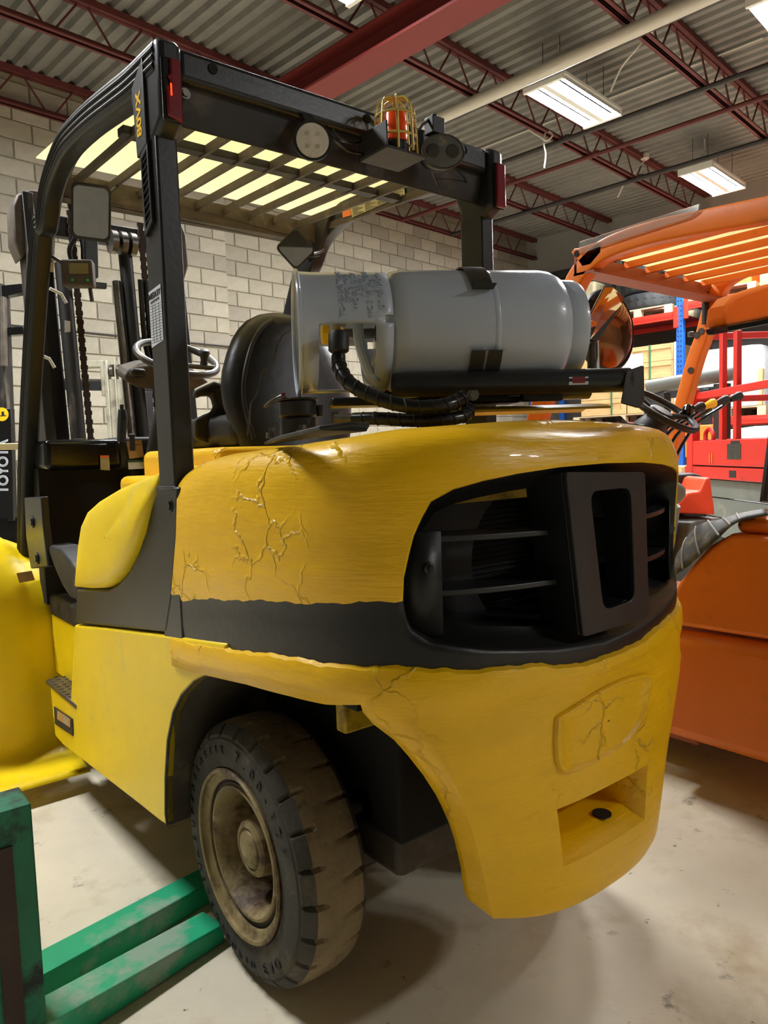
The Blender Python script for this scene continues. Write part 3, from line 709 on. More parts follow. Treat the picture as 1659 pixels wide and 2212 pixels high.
# rear header, cross members, slats, cover
hd = MB().bx((-.545,.818,2.285),(.545,.87,2.362)).build('rear_header','black_satin',T,bevel=.014,seg=3)
MB().prism([(-.543,.845,2.29),(-.543,.853,2.235),(-.543,.868,2.195),(-.543,.876,2.195),(-.543,.862,2.29)],(1.086,0,0)).build('header_plate','black_dusty',T,bevel=.003)
for x in (-.455,.035,.435): MB().disc((x,.8165,2.334),(0,1,0),.013,.004,16).build('header_hole','dark',hd)
MB().bolt((-.525,.835,2.262),(0,-1,0),.009).build('bolt','steel',hd)
for k in range(10):
    x = -.498+.116*k
    MB().prism([(x-.006,.88,2.290),(x-.006,1.86,2.345),(x-.006,1.86,2.372),(x-.006,.88,2.317)],(.012,0,0)).build('roof_slat','brown_dusty',T,smooth=0)
MB().prism([(-.53,1.26,2.315),(-.53,1.31,2.318),(-.53,1.31,2.344),(-.53,1.26,2.340)],(1.06,0,0)).build('cross_member','black_dusty',T,bevel=.003)
MB().bx((-.55,1.85,2.30),(.55,1.86,2.385)).bx((-.55,1.85,2.30),(.55,1.92,2.312)).build('front_header','brown_dusty',T,bevel=.002)
cv = MB().prism([(-.555,.90,2.392),(.555,.90,2.392),(.607,1.92,2.440),(-.607,1.92,2.440)],(0,0,.005)).build('roof_cover','cream_plastic',T,bevel=.002)
MB().prism([(.545,1.72,2.40),(.545,1.94,2.39),(.545,1.94,2.25),(.545,1.84,2.24)],(-.02,0,0)).build('gusset','black_dusty',T)
w_ = MB().prism([(0.538,1.583,2.339),(0.538,1.59,2.381),(0.538,1.244,2.365),(0.538,1.24,2.334)],(-.002,0,0)).build('warning_strip','label_old',T,smooth=0)
MB().prism([(0.538,1.648,2.356),(0.538,1.65,2.384),(0.538,1.593,2.38),(0.538,1.588,2.35)],(-.002,0,0)).build('orange_flag','orange_label',w_,smooth=0)
mb = MB(); q00,q10,q11,q01 = [V3(p) for p in ((0.536,1.579,2.338),(0.536,1.587,2.379),(0.536,1.241,2.363),(0.536,1.237,2.333))]
def qq(u,v): return (q00*(1-u)+q01*u)*(1-v)+(q10*(1-u)+q11*u)*v
for k in range(4):
    for j in range(6): u0 = .02+.245*k; u1 = u0+.21-.05*(j%3); v0 = .1+.14*j; mb.add([qq(u0,v0),qq(u1,v0),qq(u1,v0+.07),qq(u0,v0+.07)],[(0,1,2,3)])
mb.build('printed_lines','ink_grey',w_,smooth=0)
# ---------------------------------------------------------------- lamps on the guard
def dirn(a,b): return (V3(b)-V3(a)).normalized()
c = V3((-0.194,0.77,2.202)); nz = Vector((-.42,-.9,-.08)).normalized()
l1 = MB().tube([c-nz*.045,c-nz*.02,c-nz*.004,c+nz*.006],[.030,.047,.052,.052],28).build('work_lamp','black_plastic',T)
MB().tube([c+nz*.004,c+nz*.009],[.046,.043],28).build('lens','lens',l1)
a,b,d = frame(nz)
for i,j in ((-.4,.4),(.4,.4),(-.4,-.4),(.4,-.4)): MB().disc(c+nz*.0095+a*i*.035+b*j*.04,nz,.006,.002,8).build('led','label_old',l1)
MB().bar(c-nz*.02+Vector((0,0,.045)),c+Vector((.015,.05,.085)),.03,.02).build('bracket','black_dusty',l1)
bc = V3((0.069,0.73,2.213))
bs = MB().bx(bc+Vector((-.075,-.05,-.012)),bc+Vector((.075,.08,-.006))).bx(bc+Vector((-.075,-.05,-.012)),bc+Vector((-.069,.08,.06))).build('beacon_shelf','black_dusty',T,bevel=.002)
be = MB().lathe([(.037,-.006),(.037,.028),(.033,.03)],bc,(0,0,1),24,caps=(True,True)).build('beacon','black_plastic',T)
MB().lathe([(.033,.028),(.035,.034),(.0335,.04),(.034,.06),(.0325,.064),(.033,.085),(.0315,.088),(.031,.104),(.027,.114),(.016,.119),(.002,.12)],bc,(0,0,1),28,caps=(True,False)).build('amber_dome','amber',be,smooth=30)
cg = MB()
for k in range(4):
    t = pi*k/4+.2; e = Vector((cos(t),sin(t),0)); Q = []
    for u,h in ((.062,-.006),(.060,.05),(.055,.11),(.05,.132),(.035,.147),(.015,.151)): Q.append(bc+e*u+Vector((0,0,h)))
    Q += [bc-e*u+Vector((0,0,h)) for u,h in ((.015,.151),(.035,.147),(.05,.132),(.055,.11),(.060,.05),(.062,-.006))]
    cg.tube(cr(Q,2),.0038,6)
for r,h in ((.0605,.038),(.057,.098)): cg.tube([bc+Vector((r*cos(2*pi*k/24),r*sin(2*pi*k/24),h)) for k in range(24)],.0036,6,closed=True)
cg.build('lamp_cage','cage',be)
c = V3((0.256,0.735,2.26)); nz = Vector((-.5,-.86,-.06)).normalized(); a,b,d = frame(nz)
def oval(o,w,h,n=36): return [c+nz*o+a*w*cos(2*pi*k/n)+b*h*sin(2*pi*k/n) for k in range(n)]
l2 = MB().grid([oval(-.05,.02,.015),oval(-.05,.05,.035),oval(-.02,.066,.048),oval(.0,.070,.052),oval(.008,.070,.052)],0,close=True)
for k in range(6): o = -.045+.009*k; l2.grid([oval(o,.056+k*.002,.040+k*.0018),oval(o,.062+k*.0015,.046+k*.0012),oval(o+.002,.062+k*.0015,.046+k*.0012)],0,close=True)
l2 = l2.build('twin_lamp','black_plastic',T)
mb = MB().grid([oval(.008,.070,.052),oval(.011,.067,.049),oval(.009,.064,.046)],0,close=True).build('lamp_rim','steel_dark',l2)
mb = MB().grid([oval(.008,.066,.048),oval(.012,.05,.034),oval(.013,.001,.001)],0,close=True).build('lens','lens_grey',l2)
for s in (-1,1): MB().tube([c+nz*.011+a*s*.030,c+nz*.0155+a*s*.030],[.022,.018],20).build('reflector','steel_dark',l2)
MB().box(c+Vector((.0,.03,.085)),(.05,.04,.05)).tube([c+Vector((0,.03,.11)),c+Vector((0,.03,.122))],.01,8).tube([c+Vector((-.07,.03,.055)),c+Vector((-.05,.03,.08)),c+Vector((-.01,.03,.11))],.005,6).build('lamp_mount','black_plastic',l2,bevel=.004)
for q,r in (([(-0.124,0.8,2.269),(-0.112,0.79,2.233),(-0.062,0.79,2.213),(-0.004,0.79,2.216)],.004),([(-0.104,0.8,2.264),(-0.078,0.8,2.245),(-0.029,0.8,2.246),(0.014,0.8,2.266)],.005),([(0.239,0.78,2.236),(0.276,0.8,2.222),(0.332,0.84,2.209)],.003),([(0.368,0.8,2.259),(0.439,0.83,2.257),(0.49,0.86,2.246)],.002)): MB().tube(cr(q,6),r,6).build('lamp_wire','hose',T)
# ---------------------------------------------------------------- mirrors
def mirror(c, w, h, roll, nrm, name='rear_mirror'):
    nz = V3(nrm).normalized(); a,b,d = frame(nz); ca,sa = cos(roll),sin(roll); A = a*ca+b*sa; B2 = -a*sa+b*ca
    pts = rrect(w,h,min(w,h)*.16,5); c = V3(c)
    at = lambda k,o: [c+A*x*k+B2*y*k+nz*o for x,y in pts]
    o = MB().grid([at(.02,-.02),at(.8,-.018),at(1,-.004),at(1.0,.006),at(.92,.008),at(.88,.004)],0,close=True).add(at(.02,-.02),[tuple(range(len(pts)))]).build(name,'black_dusty',T,smooth=40)
    MB().add(at(.90,.0045),[tuple(range(len(pts)))]).build('mirror_glass','mirror',o,smooth=0)
    return o
m1 = mirror((-0.487,1.727,2.221),.130,.186,radians(-6),(-.45,-.85,-.2))
MB().tube([(-0.431,1.715,2.289),(-0.388,1.75,2.331),(-0.356,1.779,2.367)],.006,8).build('mirror_arm','black_satin',m1)
m2 = mirror((0.254,1.583,2.17),.116,.116,radians(43),(-.42,-.88,-.12))
MB().tube([(0.317,1.557,2.155),(0.372,1.592,2.176),(0.402,1.596,2.19)],.006,8).build('mirror_arm','black_satin',m2)
# ---------------------------------------------------------------- gas bottle bracket on the hood
AX0, AX1 = Vector((-.335,.667,1.66)), Vector((.349,.292,1.666)); ad = (AX1-AX0).normalized(); aside = Vector((-ad.y,ad.x,0)).normalized()   # aside: away from the camera
if aside.y < 0: aside = -aside
fr_ = -aside
def TA(h,r,ang):      # point on a cylinder round the bottle axis; ang 0 = towards the camera side, 90 = up
    return AX0+ad*h+(fr_*cos(radians(ang))+Vector((0,0,1))*sin(radians(ang)))*r
bk = MB().tube([TA(.225,.188,-51),TA(.845,.188,-51)],.031,20).build('bottle_cradle','black_satin',T)
MB().tube([TA(.224,.188,-51),TA(.227,.188,-51)],.027,20).build('rail_bore','dark',bk)
MB().tube([TA(.225,.188,-129),TA(.845,.188,-129)],.031,16).build('back_rail','black_satin',bk)
MB().prism([(0.313,0.141,1.54),(0.38,0.141,1.557),(0.375,0.136,1.463),(0.354,0.138,1.446),(0.287,0.141,1.457)],ad*.010).build('end_plate','black_dusty',bk,bevel=.003)
mb = MB(); R = []
for k in range(9):
    x = -.09+.18*k/8; R.append((x, 1.462-AX0.z-.012*(k/4-1)**2))
mb.ribbon([AX0+ad*.30+fr_*x+Vector((0,0,z)) for x,z in R],[AX0+ad*.81+fr_*x+Vector((0,0,z)) for x,z in R],(0,0,-.006)); mb.build('cradle_pan','yellow_dull',bk)
MB().box(AX0+ad*.33+Vector((0,0,1.482-AX0.z)),(.50,.10,.022),Matrix.Rotation(math.atan2(ad.y,ad.x),3,'Z')).build('swing_arm','black_satin',bk,bevel=.006)
MB().box(AX0+ad*.62+fr_*.085+Vector((0,0,1.485-AX0.z)),(.11,.03,.035),Matrix.Rotation(math.atan2(ad.y,ad.x),3,'Z')).box(AX0+ad*.62+fr_*.10+Vector((0,0,1.52-AX0.z)),(.10,.025,.02),Matrix.Rotation(math.atan2(ad.y,ad.x),3,'Z')).build('latch','black_plastic',bk,bevel=.004)
MB().bolt(TA(.42,.225,-51),fr_,.010,.012).build('bolt','steel',bk)
dc = MB().add([TA(.672,.1965,a) for a in (-52,-65)]+[TA(.725,.1965,a) for a in (-65,-52)],[(0,1,2,3)])
dcl = MB()
q0 = AX0+ad*.66+fr_*.0; 
rc = AX0+(fr_*cos(radians(-51))+Vector((0,0,1))*sin(radians(-51)))*.188
def RS(h,ang): return rc+ad*h+(fr_*cos(radians(ang))+Vector((0,0,1))*sin(radians(ang)))*.0315
dcl.grid([[RS(.668+.052*i/6,-22+44*j/6) for j in range(7)] for i in range(7)],lambda i,j: (0 if (j == 0 or (i in (0,5) and j in (1,4))) else (1 if 1 <= i <= 4 and 1 <= j <= 4 else 2)))
dcl.build('worn_decal',['label_white','maroon','ink'],bk,smooth=0)
# strap over the bottle
def bandarc(a0,a1,h0,h1,r,nm,m='steel_dark',lip=None,par=None):
    A = [TA(h0,r,a0+(a1-a0)*k/20) for k in range(21)]; B = [TA(h1,r,a0+(a1-a0)*k/20) for k in range(21)]
    if lip: A.append(TA(h0,r+lip,a1-(2 if a1 < a0 else -2))); B.append(TA(h1,r+lip,a1-(2 if a1 < a0 else -2)))
    mb = MB(); A2 = [p+(p-AX0-ad*((p-AX0).dot(ad))).normalized()*.004 for p in A]; B2 = [p+(p-AX0-ad*((p-AX0).dot(ad))).normalized()*.004 for p in B]
    mb.grid([A,B,B2,A2],0,close=False); mb.grid([A2,A],0); mb.add([A[0],B[0],B2[0],A2[0],A[-1],B[-1],B2[-1],A2[-1]],[(0,1,2,3),(4,7,6,5)])
    return mb.build(nm,m,par or bk,smooth=50)
bandarc(205,30,.425,.478,.160,'clamp_band',lip=.026)
for h in (.418,.462): bandarc(-56,-25,h,h+.035,.159,'clamp_band',lip=.02)
# pivot
pc = Vector((-.352,.647,0))
def cyl(z0,z1,r,nm,m,par,n=24,dx=(0,0)): return MB().tube([pc+Vector((dx[0],dx[1],z0)),pc+Vector((dx[0],dx[1],z1))],r,n).build(nm,m,par,bevel=.004)
pv = cyl(1.395,1.447,.047,'pivot_post','black_satin',T); cyl(1.450,1.490,.049,'pivot_block','black_satin',pv); cyl(1.490,1.496,.052,'pivot_cap','black_satin',pv)
MB().tube([pc+Vector((.046,-.03,1.45)),pc+Vector((.046,-.03,1.478))],.009,10).build('pin','black_satin',pv)
MB().tube([pc+Vector((-.046,-.01,1.49)),pc+Vector((-.046,-.01,1.508))],.006,8).build('lock_pin','maroon',pv)
rg = [pc+Vector((-.064+.028*cos(2*pi*k/20),.024*sin(2*pi*k/20),1.49+.016*cos(2*pi*k/20))) for k in range(20)]
MB().tube(rg,.0022,6,closed=True).build('pull_ring','steel',pv)
bp = [(-0.43,0.687,1.388),(-0.554,0.333,1.388),(-0.583,0.159,1.392),(-0.601,0.034,1.396),(-0.596,0.031,1.402),(-0.627,0.04,1.404),(-0.671,0.071,1.398),(-0.604,0.321,1.39)]
MB().prism([V3(p)-Vector((0,0,.006)) for p in bp],(0,0,.008)).build('base_plate','black_dusty',pv,bevel=.002)
for q in ((-0.546,0.444,1.392),(-0.49,0.409,1.396)):
    p = V3(q); MB().tube([p,p+Vector((0,0,.012))],.013,12).tube([p+Vector((0,0,.012)),p+Vector((0,0,.022))],.009,6).build('bolt','steel_dark',pv)
# hoses with spiral wrap
def hose(pts,r,nm):
    Q = cr(pts,9); o = MB().tube(Q,r,12).build(nm,'hose',T); mb = MB(); L = 0
    for i in range(1,len(Q)-1):
        L += (Q[i]-Q[i-1]).length
        if L > .026:
            L = 0; d = (Q[i+1]-Q[i-1]).normalized(); a,b,_ = frame((d+Vector((.0,.0,.35))).normalized()); mb.tube([Q[i]+(a*cos(2*pi*k/14)+b*sin(2*pi*k/14))*r*1.02 for k in range(14)],.0022,5,closed=True)
    mb.build('spiral_wrap','black_plastic',o); return o
hose([(-0.349,0.465,1.581),(-0.355,0.454,1.554),(-0.361,0.417,1.518),(-0.346,0.377,1.49),(-0.316,0.325,1.464),(-0.265,0.283,1.45),(-0.202,0.259,1.455),(-0.144,0.266,1.474)],.0165,'gas_hose')
hose([(-0.319,0.452,1.434),(-0.297,0.383,1.431),(-0.259,0.314,1.423),(-0.21,0.275,1.422),(-0.147,0.265,1.43),(-0.108,0.286,1.448),(-0.101,0.334,1.471)],.0150,'gas_hose')
MB().tube([(-0.342,0.496,1.437),(-0.317,0.45,1.434)],[.012,.012],12).box(V3((-0.321,0.506,1.44)),(.03,.03,.028)).build('hose_fitting','steel',T)
# ---------------------------------------------------------------- LPG BOTTLE (lifts off: its own thing)
G = thing('gas_cylinder','pale grey gas cylinder lying on the black cradle above the yellow hood','gas cylinder',AX0+ad*.4+Vector((0,0,-.157)))
MB().lathe([(.02,.205),(.10,.212),(.135,.222),(.150,.24),(.1555,.268),(.1555,.63),(.152,.657),(.142,.679),(.125,.694),(.08,.706),(.0,.709)],AX0,ad,64).build('bottle_body','tank',G,smooth=40)
MB().lathe([(.128,.682),(.131,.689),(.131,.729),(.127,.739),(.12,.741),(.118,.735),(.118,.69)],AX0,ad,48).build('foot_ring','tank',G,smooth=35)
MB().lathe([(.1555,.478),(.1567,.481),(.1567,.489),(.1555,.492)],AX0,ad,64).build('weld_seam','tank',G)
a_,b_,d_ = frame(ad)
hh = [0,.004,.012,.045,.075,.105,.135,.165,.182,.205,.225]; N2 = 96
def CP(i,h,r): return TA(h,r,i*360/N2)
def cm(j,i):
    # openings: towards the camera below the axis, and the opposite side
    a = (i+.5)*360/N2; op = any(lo < a < hi for lo,hi in ((280,362),(180+2,262)))
    if 3 <= j < 8 and op: return -1
    if j == 9 and (i%24 < 2): return -1
    return 0
mb = MB(); mb.grid([[CP(i,h,.150 if k > 2 else (.153,.1545,.152)[k]) for i in range(N2)] for k,h in enumerate(hh)],cm,close=True)
mb.build('collar','tank',G,smooth=60,solid=.0035)
MB().tube([CP(i,.002,.153) for i in range(N2)],.006,8,closed=True).build('collar_bead','tank',G)
# stamped lettering on the collar
def cyltext(s,h,a0,size):
    ob = text(s,size,(0,0,0),(1,0,0),(0,1,0),'tank',None,'stamped_lettering',ext=.0012,align='CENTER'); 
    for v in ob.data.vertices: x,y,z = v.co; v.co = TA(h-y,.1502+.001+z,a0+math.degrees(x/.15))-G.location
    ob.parent = G
for h,s,z0,a in ((.105,'TC-4BA240 TC-3AMS',.0185,38),(.122,'SMPC  M0102',.0185,40),(.139,'WC 80.0 Lb  SS31',.0185,38),(.155,'A 20163',.0185,38),(.172,'WC 3 1/4 Lb  T12.1 SK',.0185,38),(.186,'12 A 22',.0185,38),(.200,'DT 49/ 124.5 mm',.0185,38)): cyltext(s,h,a,z0)
vc = TA(.105,.095,-12)
MB().tube([AX0+ad*.205,AX0+ad*.10,AX0+ad*.10+fr_*.05+Vector((0,0,.02)),vc+Vector((0,0,.03))],.013,10).build('valve','steel',G)
MB().tube(cr([AX0+ad*.15+fr_*.06+Vector((0,0,.02)),AX0+ad*.152+fr_*.08+Vector((0,0,-.04)),AX0+ad*.172+fr_*.085+Vector((0,0,-.11)),AX0+ad*.19+fr_*.07+Vector((0,0,-.13))],5),.014,10).build('relief_pipe','tank',G)
MB().tube([TA(.074,.11,-10),TA(.054,.11,-10)],.023,10).build('yellow_cap','decal_yellow',G,bevel=.003)
v0 = V3((-0.344,0.467,1.637)); v1 = V3((-0.348,0.465,1.587))
MB().tube([v0,v0*.85+v1*.15,v0*.1+v1*.9,v1],[.019,.024,.024,.018],20).build('coupling','black_plastic',T,smooth=40)
MB().tube([v1,v1+(v1-v0)*.2],[.012,.012],10).build('coupling_nut','steel_dark',T)
MB().tube([V3((-0.343,0.467,1.645)),v0+(v0-v1)*.03],[.014,.014],14).build('brass_stem','brass',G)
MB().add([TA(.188,.140,-18),TA(.172,.142,-40),TA(.178,.142,-44),TA(.194,.140,-24)],[(0,1,2,3)]).build('small_label','label_white',G,smooth=0,solid=.001)
# ---------------------------------------------------------------- seat
ws = [(1.36,.20),(1.44,.232),(1.52,.248),(1.58,.25),(1.64,.236),(1.70,.21),(1.75,.182),(1.79,.15),(1.82,.115),(1.84,.075),(1.85,.03)]
def seatrow(z,w,k): 
    y0 = 1.17+.10*(z-1.36)/.5
    fx = lambda t: w*(1-2*t)
    back = [Vector((w*cos(pi*t),y0+.055-.085*sin(pi*t)**.8*min(1,w/.12),z)) for t in [q/16 for q in range(17)]]
    front = [Vector((-w*cos(pi*t),y0+.055+.05*sin(pi*t)**.5,z)) for t in [q/16 for q in range(1,16)]]
    return back+front
rows_ = [seatrow(z,w,0) for z,w in ws]
st = MB().grid(rows_,0,close=True); st.add(rows_[-1],[tuple(range(32))]); st.add(rows_[0],[tuple(range(32))[::-1]])
seat = st.build('seat','black',T,smooth=60)
rim_s = [Vector((-x*.86,1.17+.10*(z-1.36)/.5-.012-.012*1,z-.03)) for z,x in [(z,w) for z,w in ws[1:-1]]]
MB().tube(cr(rim_s,3),.008,8).build('seat_piping','black_satin',seat)
ck = [(-0.055,1.145,1.765),(-0.081,1.15,1.749),(-0.104,1.15,1.714),(-0.119,1.148,1.668),(-0.139,1.146,1.642),(-0.167,1.146,1.629),(-0.182,1.143,1.584),(-0.196,1.142,1.547),(-0.217,1.14,1.524),(-0.229,1.135,1.473),(-0.24,1.13,1.422)]
MB().tube(ck,[.002,.004,.003,.004,.002,.004,.002,.003,.002,.0045,.003],5).build('foam_tear','steel_dark',seat)
MB().bx((-.24,1.22,1.39),(.24,1.68,1.50)).build('seat_cushion','black_plastic',seat,bevel=.04,seg=4)
hp = [(-0.28,1.42,1.586),(-0.243,1.42,1.603),(-0.203,1.42,1.62),(-0.17,1.42,1.613),(-0.147,1.42,1.585),(-0.128,1.42,1.527),(-0.101,1.42,1.457),(-0.109,1.42,1.411),(-0.234,1.42,1.407),(-0.286,1.42,1.422),(-0.283,1.42,1.489),(-0.249,1.42,1.505),(-0.217,1.42,1.515),(-0.208,1.42,1.536),(-0.216,1.42,1.571),(-0.249,1.42,1.57),(-0.279,1.42,1.56)]
MB().prism(hp,(.02,.06,0)).build('hip_restraint','black_dusty',seat,bevel=.012,seg=3)
# ---------------------------------------------------------------- steering, dash
sc_ = Vector((-.085,2.0,1.775)); sn = Vector((.05,-.50,.86)).normalized(); a,b,d = frame(sn)
sw = MB().tube([sc_+a*.165*cos(2*pi*k/48)+b*.165*sin(2*pi*k/48) for k in range(48)],.0145,10,closed=True,up=sn)
for t in (90,210,330): sw.tube([sc_-sn*.03,sc_+(a*cos(radians(t))+b*sin(radians(t)))*.16],.011,8)
sw.tube([sc_-sn*.05,sc_-sn*.01],.05,16)
sw = sw.build('steering_wheel','steel_dark',T)
kp = V3((0.003,1.93,1.774)); kd = Vector((-.05,-.35,.9)).normalized()
MB().tube([kp-kd*.03,kp-kd*.012,kp+kd*.008,kp+kd*.02,kp+kd*.03,kp+kd*.034],[.016,.014,.019,.024,.02,.012],16).build('spinner_knob','black_plastic',sw)
MB().tube([sc_-sn*.05,sc_-sn*.62],.045,14).build('steering_column','black_dusty',T)
ip = [(-0.293,2.05,1.698),(-0.277,2.05,1.721),(-0.211,2.05,1.743),(-0.128,2.05,1.753),(0.011,2.05,1.734),(0.077,2.05,1.685),(0.006,2.05,1.651),(-0.148,2.05,1.647),(-0.239,2.05,1.652),(-0.284,2.05,1.673)]
dp = MB().prism(ip,(.0,.10,.035)).build('instrument_panel','brown_dusty',T,bevel=.008)
MB().box(V3((-0.249,2.02,1.708)),(.06,.04,.035)).build('key_switch','black_plastic',dp,bevel=.01)
cw_ = MB().bx((-.565,2.25,1.325),(-.25,2.5,1.452)).build('dash_cowl','black_gloss',T,bevel=.025,seg=4)
MB().bx((-.27,2.27,1.32),(.30,2.5,1.46)).bx((-.2,2.32,.75),(.45,2.5,1.4)).build('dash_panel','black_dusty',T,bevel=.02,seg=3)
MB().bx((-.56,2.40,.75),(.50,2.5,1.34)).build('bulkhead','dark',T,smooth=0)
mb = MB().tube([(-.21,2.235,1.40),(-.215,2.22,1.47)],.012,10).tube([(-0.269,2.2,1.436),(-0.258,2.2,1.534),(-0.257,2.2,1.573)],[.018,.021,.017],14).tube([(-0.259,2.2,1.575),(-0.258,2.2,1.594)],.009,8).build('brake_lever','black_plastic',T,smooth=40)
def plate(q,m,par,nm,y,vec=(0,-.002,0)): return MB().prism(q,vec).build(nm,m,par,smooth=0)
l_ = plate([(-0.226,2.262,1.441),(-0.16,2.262,1.446),(-0.152,2.262,1.371),(-0.218,2.262,1.364)],'label_tan',T,'data_plate',2.26); mb = MB()
for k in range(5): mb.add([(-0.212,2.258,1.423),(-0.163,2.258,1.426),(-0.163,2.258,1.424),(-0.212,2.258,1.421)],[(0,1,2,3)]); 
mb.build('printed_lines','ink',l_)
l_ = plate([(-0.225,2.262,1.358),(-0.145,2.262,1.358),(-0.143,2.262,1.319),(-0.225,2.262,1.318)],'label_white',T,'caution_label',2.26)
plate([(-0.226,2.259,1.358),(-0.146,2.259,1.358),(-0.146,2.259,1.348),(-0.227,2.259,1.348)],'green_label',l_,'green_band',2.26)
l_ = plate([(-0.348,2.243,1.382),(-0.311,2.243,1.381),(-0.311,2.243,1.317),(-0.35,2.243,1.321)],'label_old',T,'warning_label',2.24)
plate([(-0.349,2.24,1.382),(-0.312,2.24,1.381),(-0.313,2.24,1.371),(-0.35,2.24,1.372)],'orange_label',l_,'orange_band',2.24)
# weighing display on the front leg
dw = V3((-0.446,2.05,2.083)); Rz = Matrix.Rotation(radians(-28),3,'Z')
du = MB().box(dw,(.115,.06,.10),Rz).build('display_unit','brown_dusty',T,bevel=.008)
nf = Rz@Vector((0,-1,0)); ax_ = Rz@Vector((1,0,0))
MB().box(dw+nf*.031+ax_*.008+Vector((0,0,.014)),(.07,.002,.04),Rz).build('screen','lcd',du)
for k in (-.025,.03): MB().disc(dw+nf*.032+ax_*(k+.008)-Vector((0,0,.030)),nf,.006,.004,10).build('green_button','green_led',du)
MB().tube([dw+Vector((-.05,.0,.03)),dw+Vector((-.09,.02,.06)),dw+Vector((-.085,.02,.12)),dw+Vector((-.06,.02,.20))],.007,8).build('display_bracket','steel_dark',du); MB().tube([dw+Vector((.04,0,-.05)),dw+Vector((.045,0,-.10))],.008,8).build('mount_post','steel_dark',du)
wl_ = MB().prism([(-0.479,2.33,2.304),(-0.443,2.33,2.324),(-0.462,2.33,2.147),(-0.507,2.33,2.145)],(0,.002,0)).build('pictogram_label','label_old',T,smooth=0)
MB().prism([(-0.479,2.328,2.303),(-0.444,2.328,2.324),(-0.447,2.328,2.302),(-0.482,2.328,2.286)],(0,.001,0)).prism([(-0.49,2.328,2.246),(-0.457,2.328,2.254),(-0.46,2.328,2.244),(-0.491,2.328,2.234)],(0,.001,0)).build('red_heading','orange_red',wl_,smooth=0)
for (u,v) in ((0,0),(0,1),(0,2)):
    q = [(-0.479,2.328,2.225),(-0.481,2.328,2.193),(-0.494,2.328,2.157)][v]; mb = MB(); c = V3(q); mb.prism([c+Vector((x,0,z)) for x,z in ((-.014,0),(-.004,.014),(.012,.008),(.016,-.006),(.002,-.014))],(0,.001,0)); mb.build('pictogram','ink',wl_,smooth=0)
# ---------------------------------------------------------------- floor plate, step, front fender
MB().bx((-.55,1.55,.70),(.55,2.42,.80)).build('floor_plate','black_dusty',T,bevel=.02)
MB().prism([(-0.6,2.194,1.031),(-0.6,1.991,1.033),(-0.6,1.864,0.999),(-0.6,1.758,0.959),(-0.6,1.792,0.854),(-0.6,1.898,0.853),(-0.6,1.989,0.884),(-0.6,2.091,0.948)],(.1,0,0)).build('floor_edge','black_dusty',T,bevel=.015,seg=3)
MB().bx((-.54,1.65,.45),(-.50,2.42,.72)).build('step_riser','yellow_side',T,smooth=0)
stp = MB().bx((-.615,1.86,.44),(-.50,2.285,.458)).build('step_plate','steel',T,bevel=.006)
mb = MB()
for i in range(4):
    for j in range(10):
        y = 1.89+.042*j+.02*(i%2); c = Vector((-.60+.028*i,y,.458)); mb.tube([c,c+Vector((0,0,.004)),c+Vector((0,0,.0041))],[.010,.0075,.004],8)
mb.build('grip_studs','steel',stp)
dl = MB().prism([(-0.612,2.181,0.37),(-0.612,1.917,0.389),(-0.612,1.927,0.32),(-0.612,2.185,0.297)],(-.002,0,0)).build('worn_decal','black_dusty',T,smooth=0)
MB().prism([(-0.615,2.124,0.37),(-0.615,1.941,0.383),(-0.615,1.949,0.347),(-0.615,2.134,0.331)],(-.0006,0,0)).build('decal_field','label_tan',dl,smooth=0)
text('SS',.05,(-0.616,2.012,0.359),(0,-1,0),(0,0,1),'label_old',dl,bold=.001)
fp = [(2.14,.085),(2.30,.10),(2.39,.13),(2.405,.25),(2.405,.45),(2.41,.65),(2.43,.80),(2.48,.92),(2.57,1.0),(2.7,1.04),(2.95,1.05),(3.2,1.0),(3.35,.88)]
fp = [(p.x,p.y) for p in cr([(a,b,0) for a,b in fp],3)]
xs = [-.98,-.90,-.82,-.74,-.68,-.645,-.625,-.61,-.56,-.50]; dzf = [.0,.01,.01,.0,-.012,-.028,-.045,-.05,-.075,-.10]; dyf = [.06,.02,0,0,.0,.004,.012,.016,.02,.02]
rows_ = []
for x,dz,dy in zip(xs,dzf,dyf): rows_.append([Vector((x,y+dy*(1 if z > .14 else 0),z+dz*max(0,min(1,(z-.4)/.5)))) for y,z in fp])
rr_ = [[Vector((-p.x,p.y,p.z)) for p in r] for r in rows_]
MB().grid(rows_,0).build('front_fender','yellow_side',T,smooth=60,solid=.01); MB().grid(rr_,0).build('front_fender','yellow_side',T,smooth=60,solid=.01)
sf = [(-0.719,2.161,0.93)]
MB().prism([(-0.667,2.425,0.898),(-0.604,2.44,0.899),(-0.596,2.43,0.859),(-0.66,2.415,0.857)],(0,-.003,0)).build('worn_sticker','label_tan',T,smooth=0)
for sg in (-1,1):    # drive tyres under the fenders
    MB().lathe([(.20,.60),(.27,.635),(.35,.64),(.385,.62),(.40,.58),(.40,.48),(.385,.44),(.27,.42),(.2,.43)],(sg*.16,2.90,.40),(sg,0,0),48).build('drive_tyre','rubber',T)
    MB().lathe([(.22,.60),(.2,.58),(.18,.5),(.02,.5)],(sg*.16,2.90,.40),(sg,0,0),32).build('drive_rim','rim',T)
MB().bx((-.5,2.5,.25),(.5,3.0,.65)).build('drive_axle','dark',T,bevel=.03)
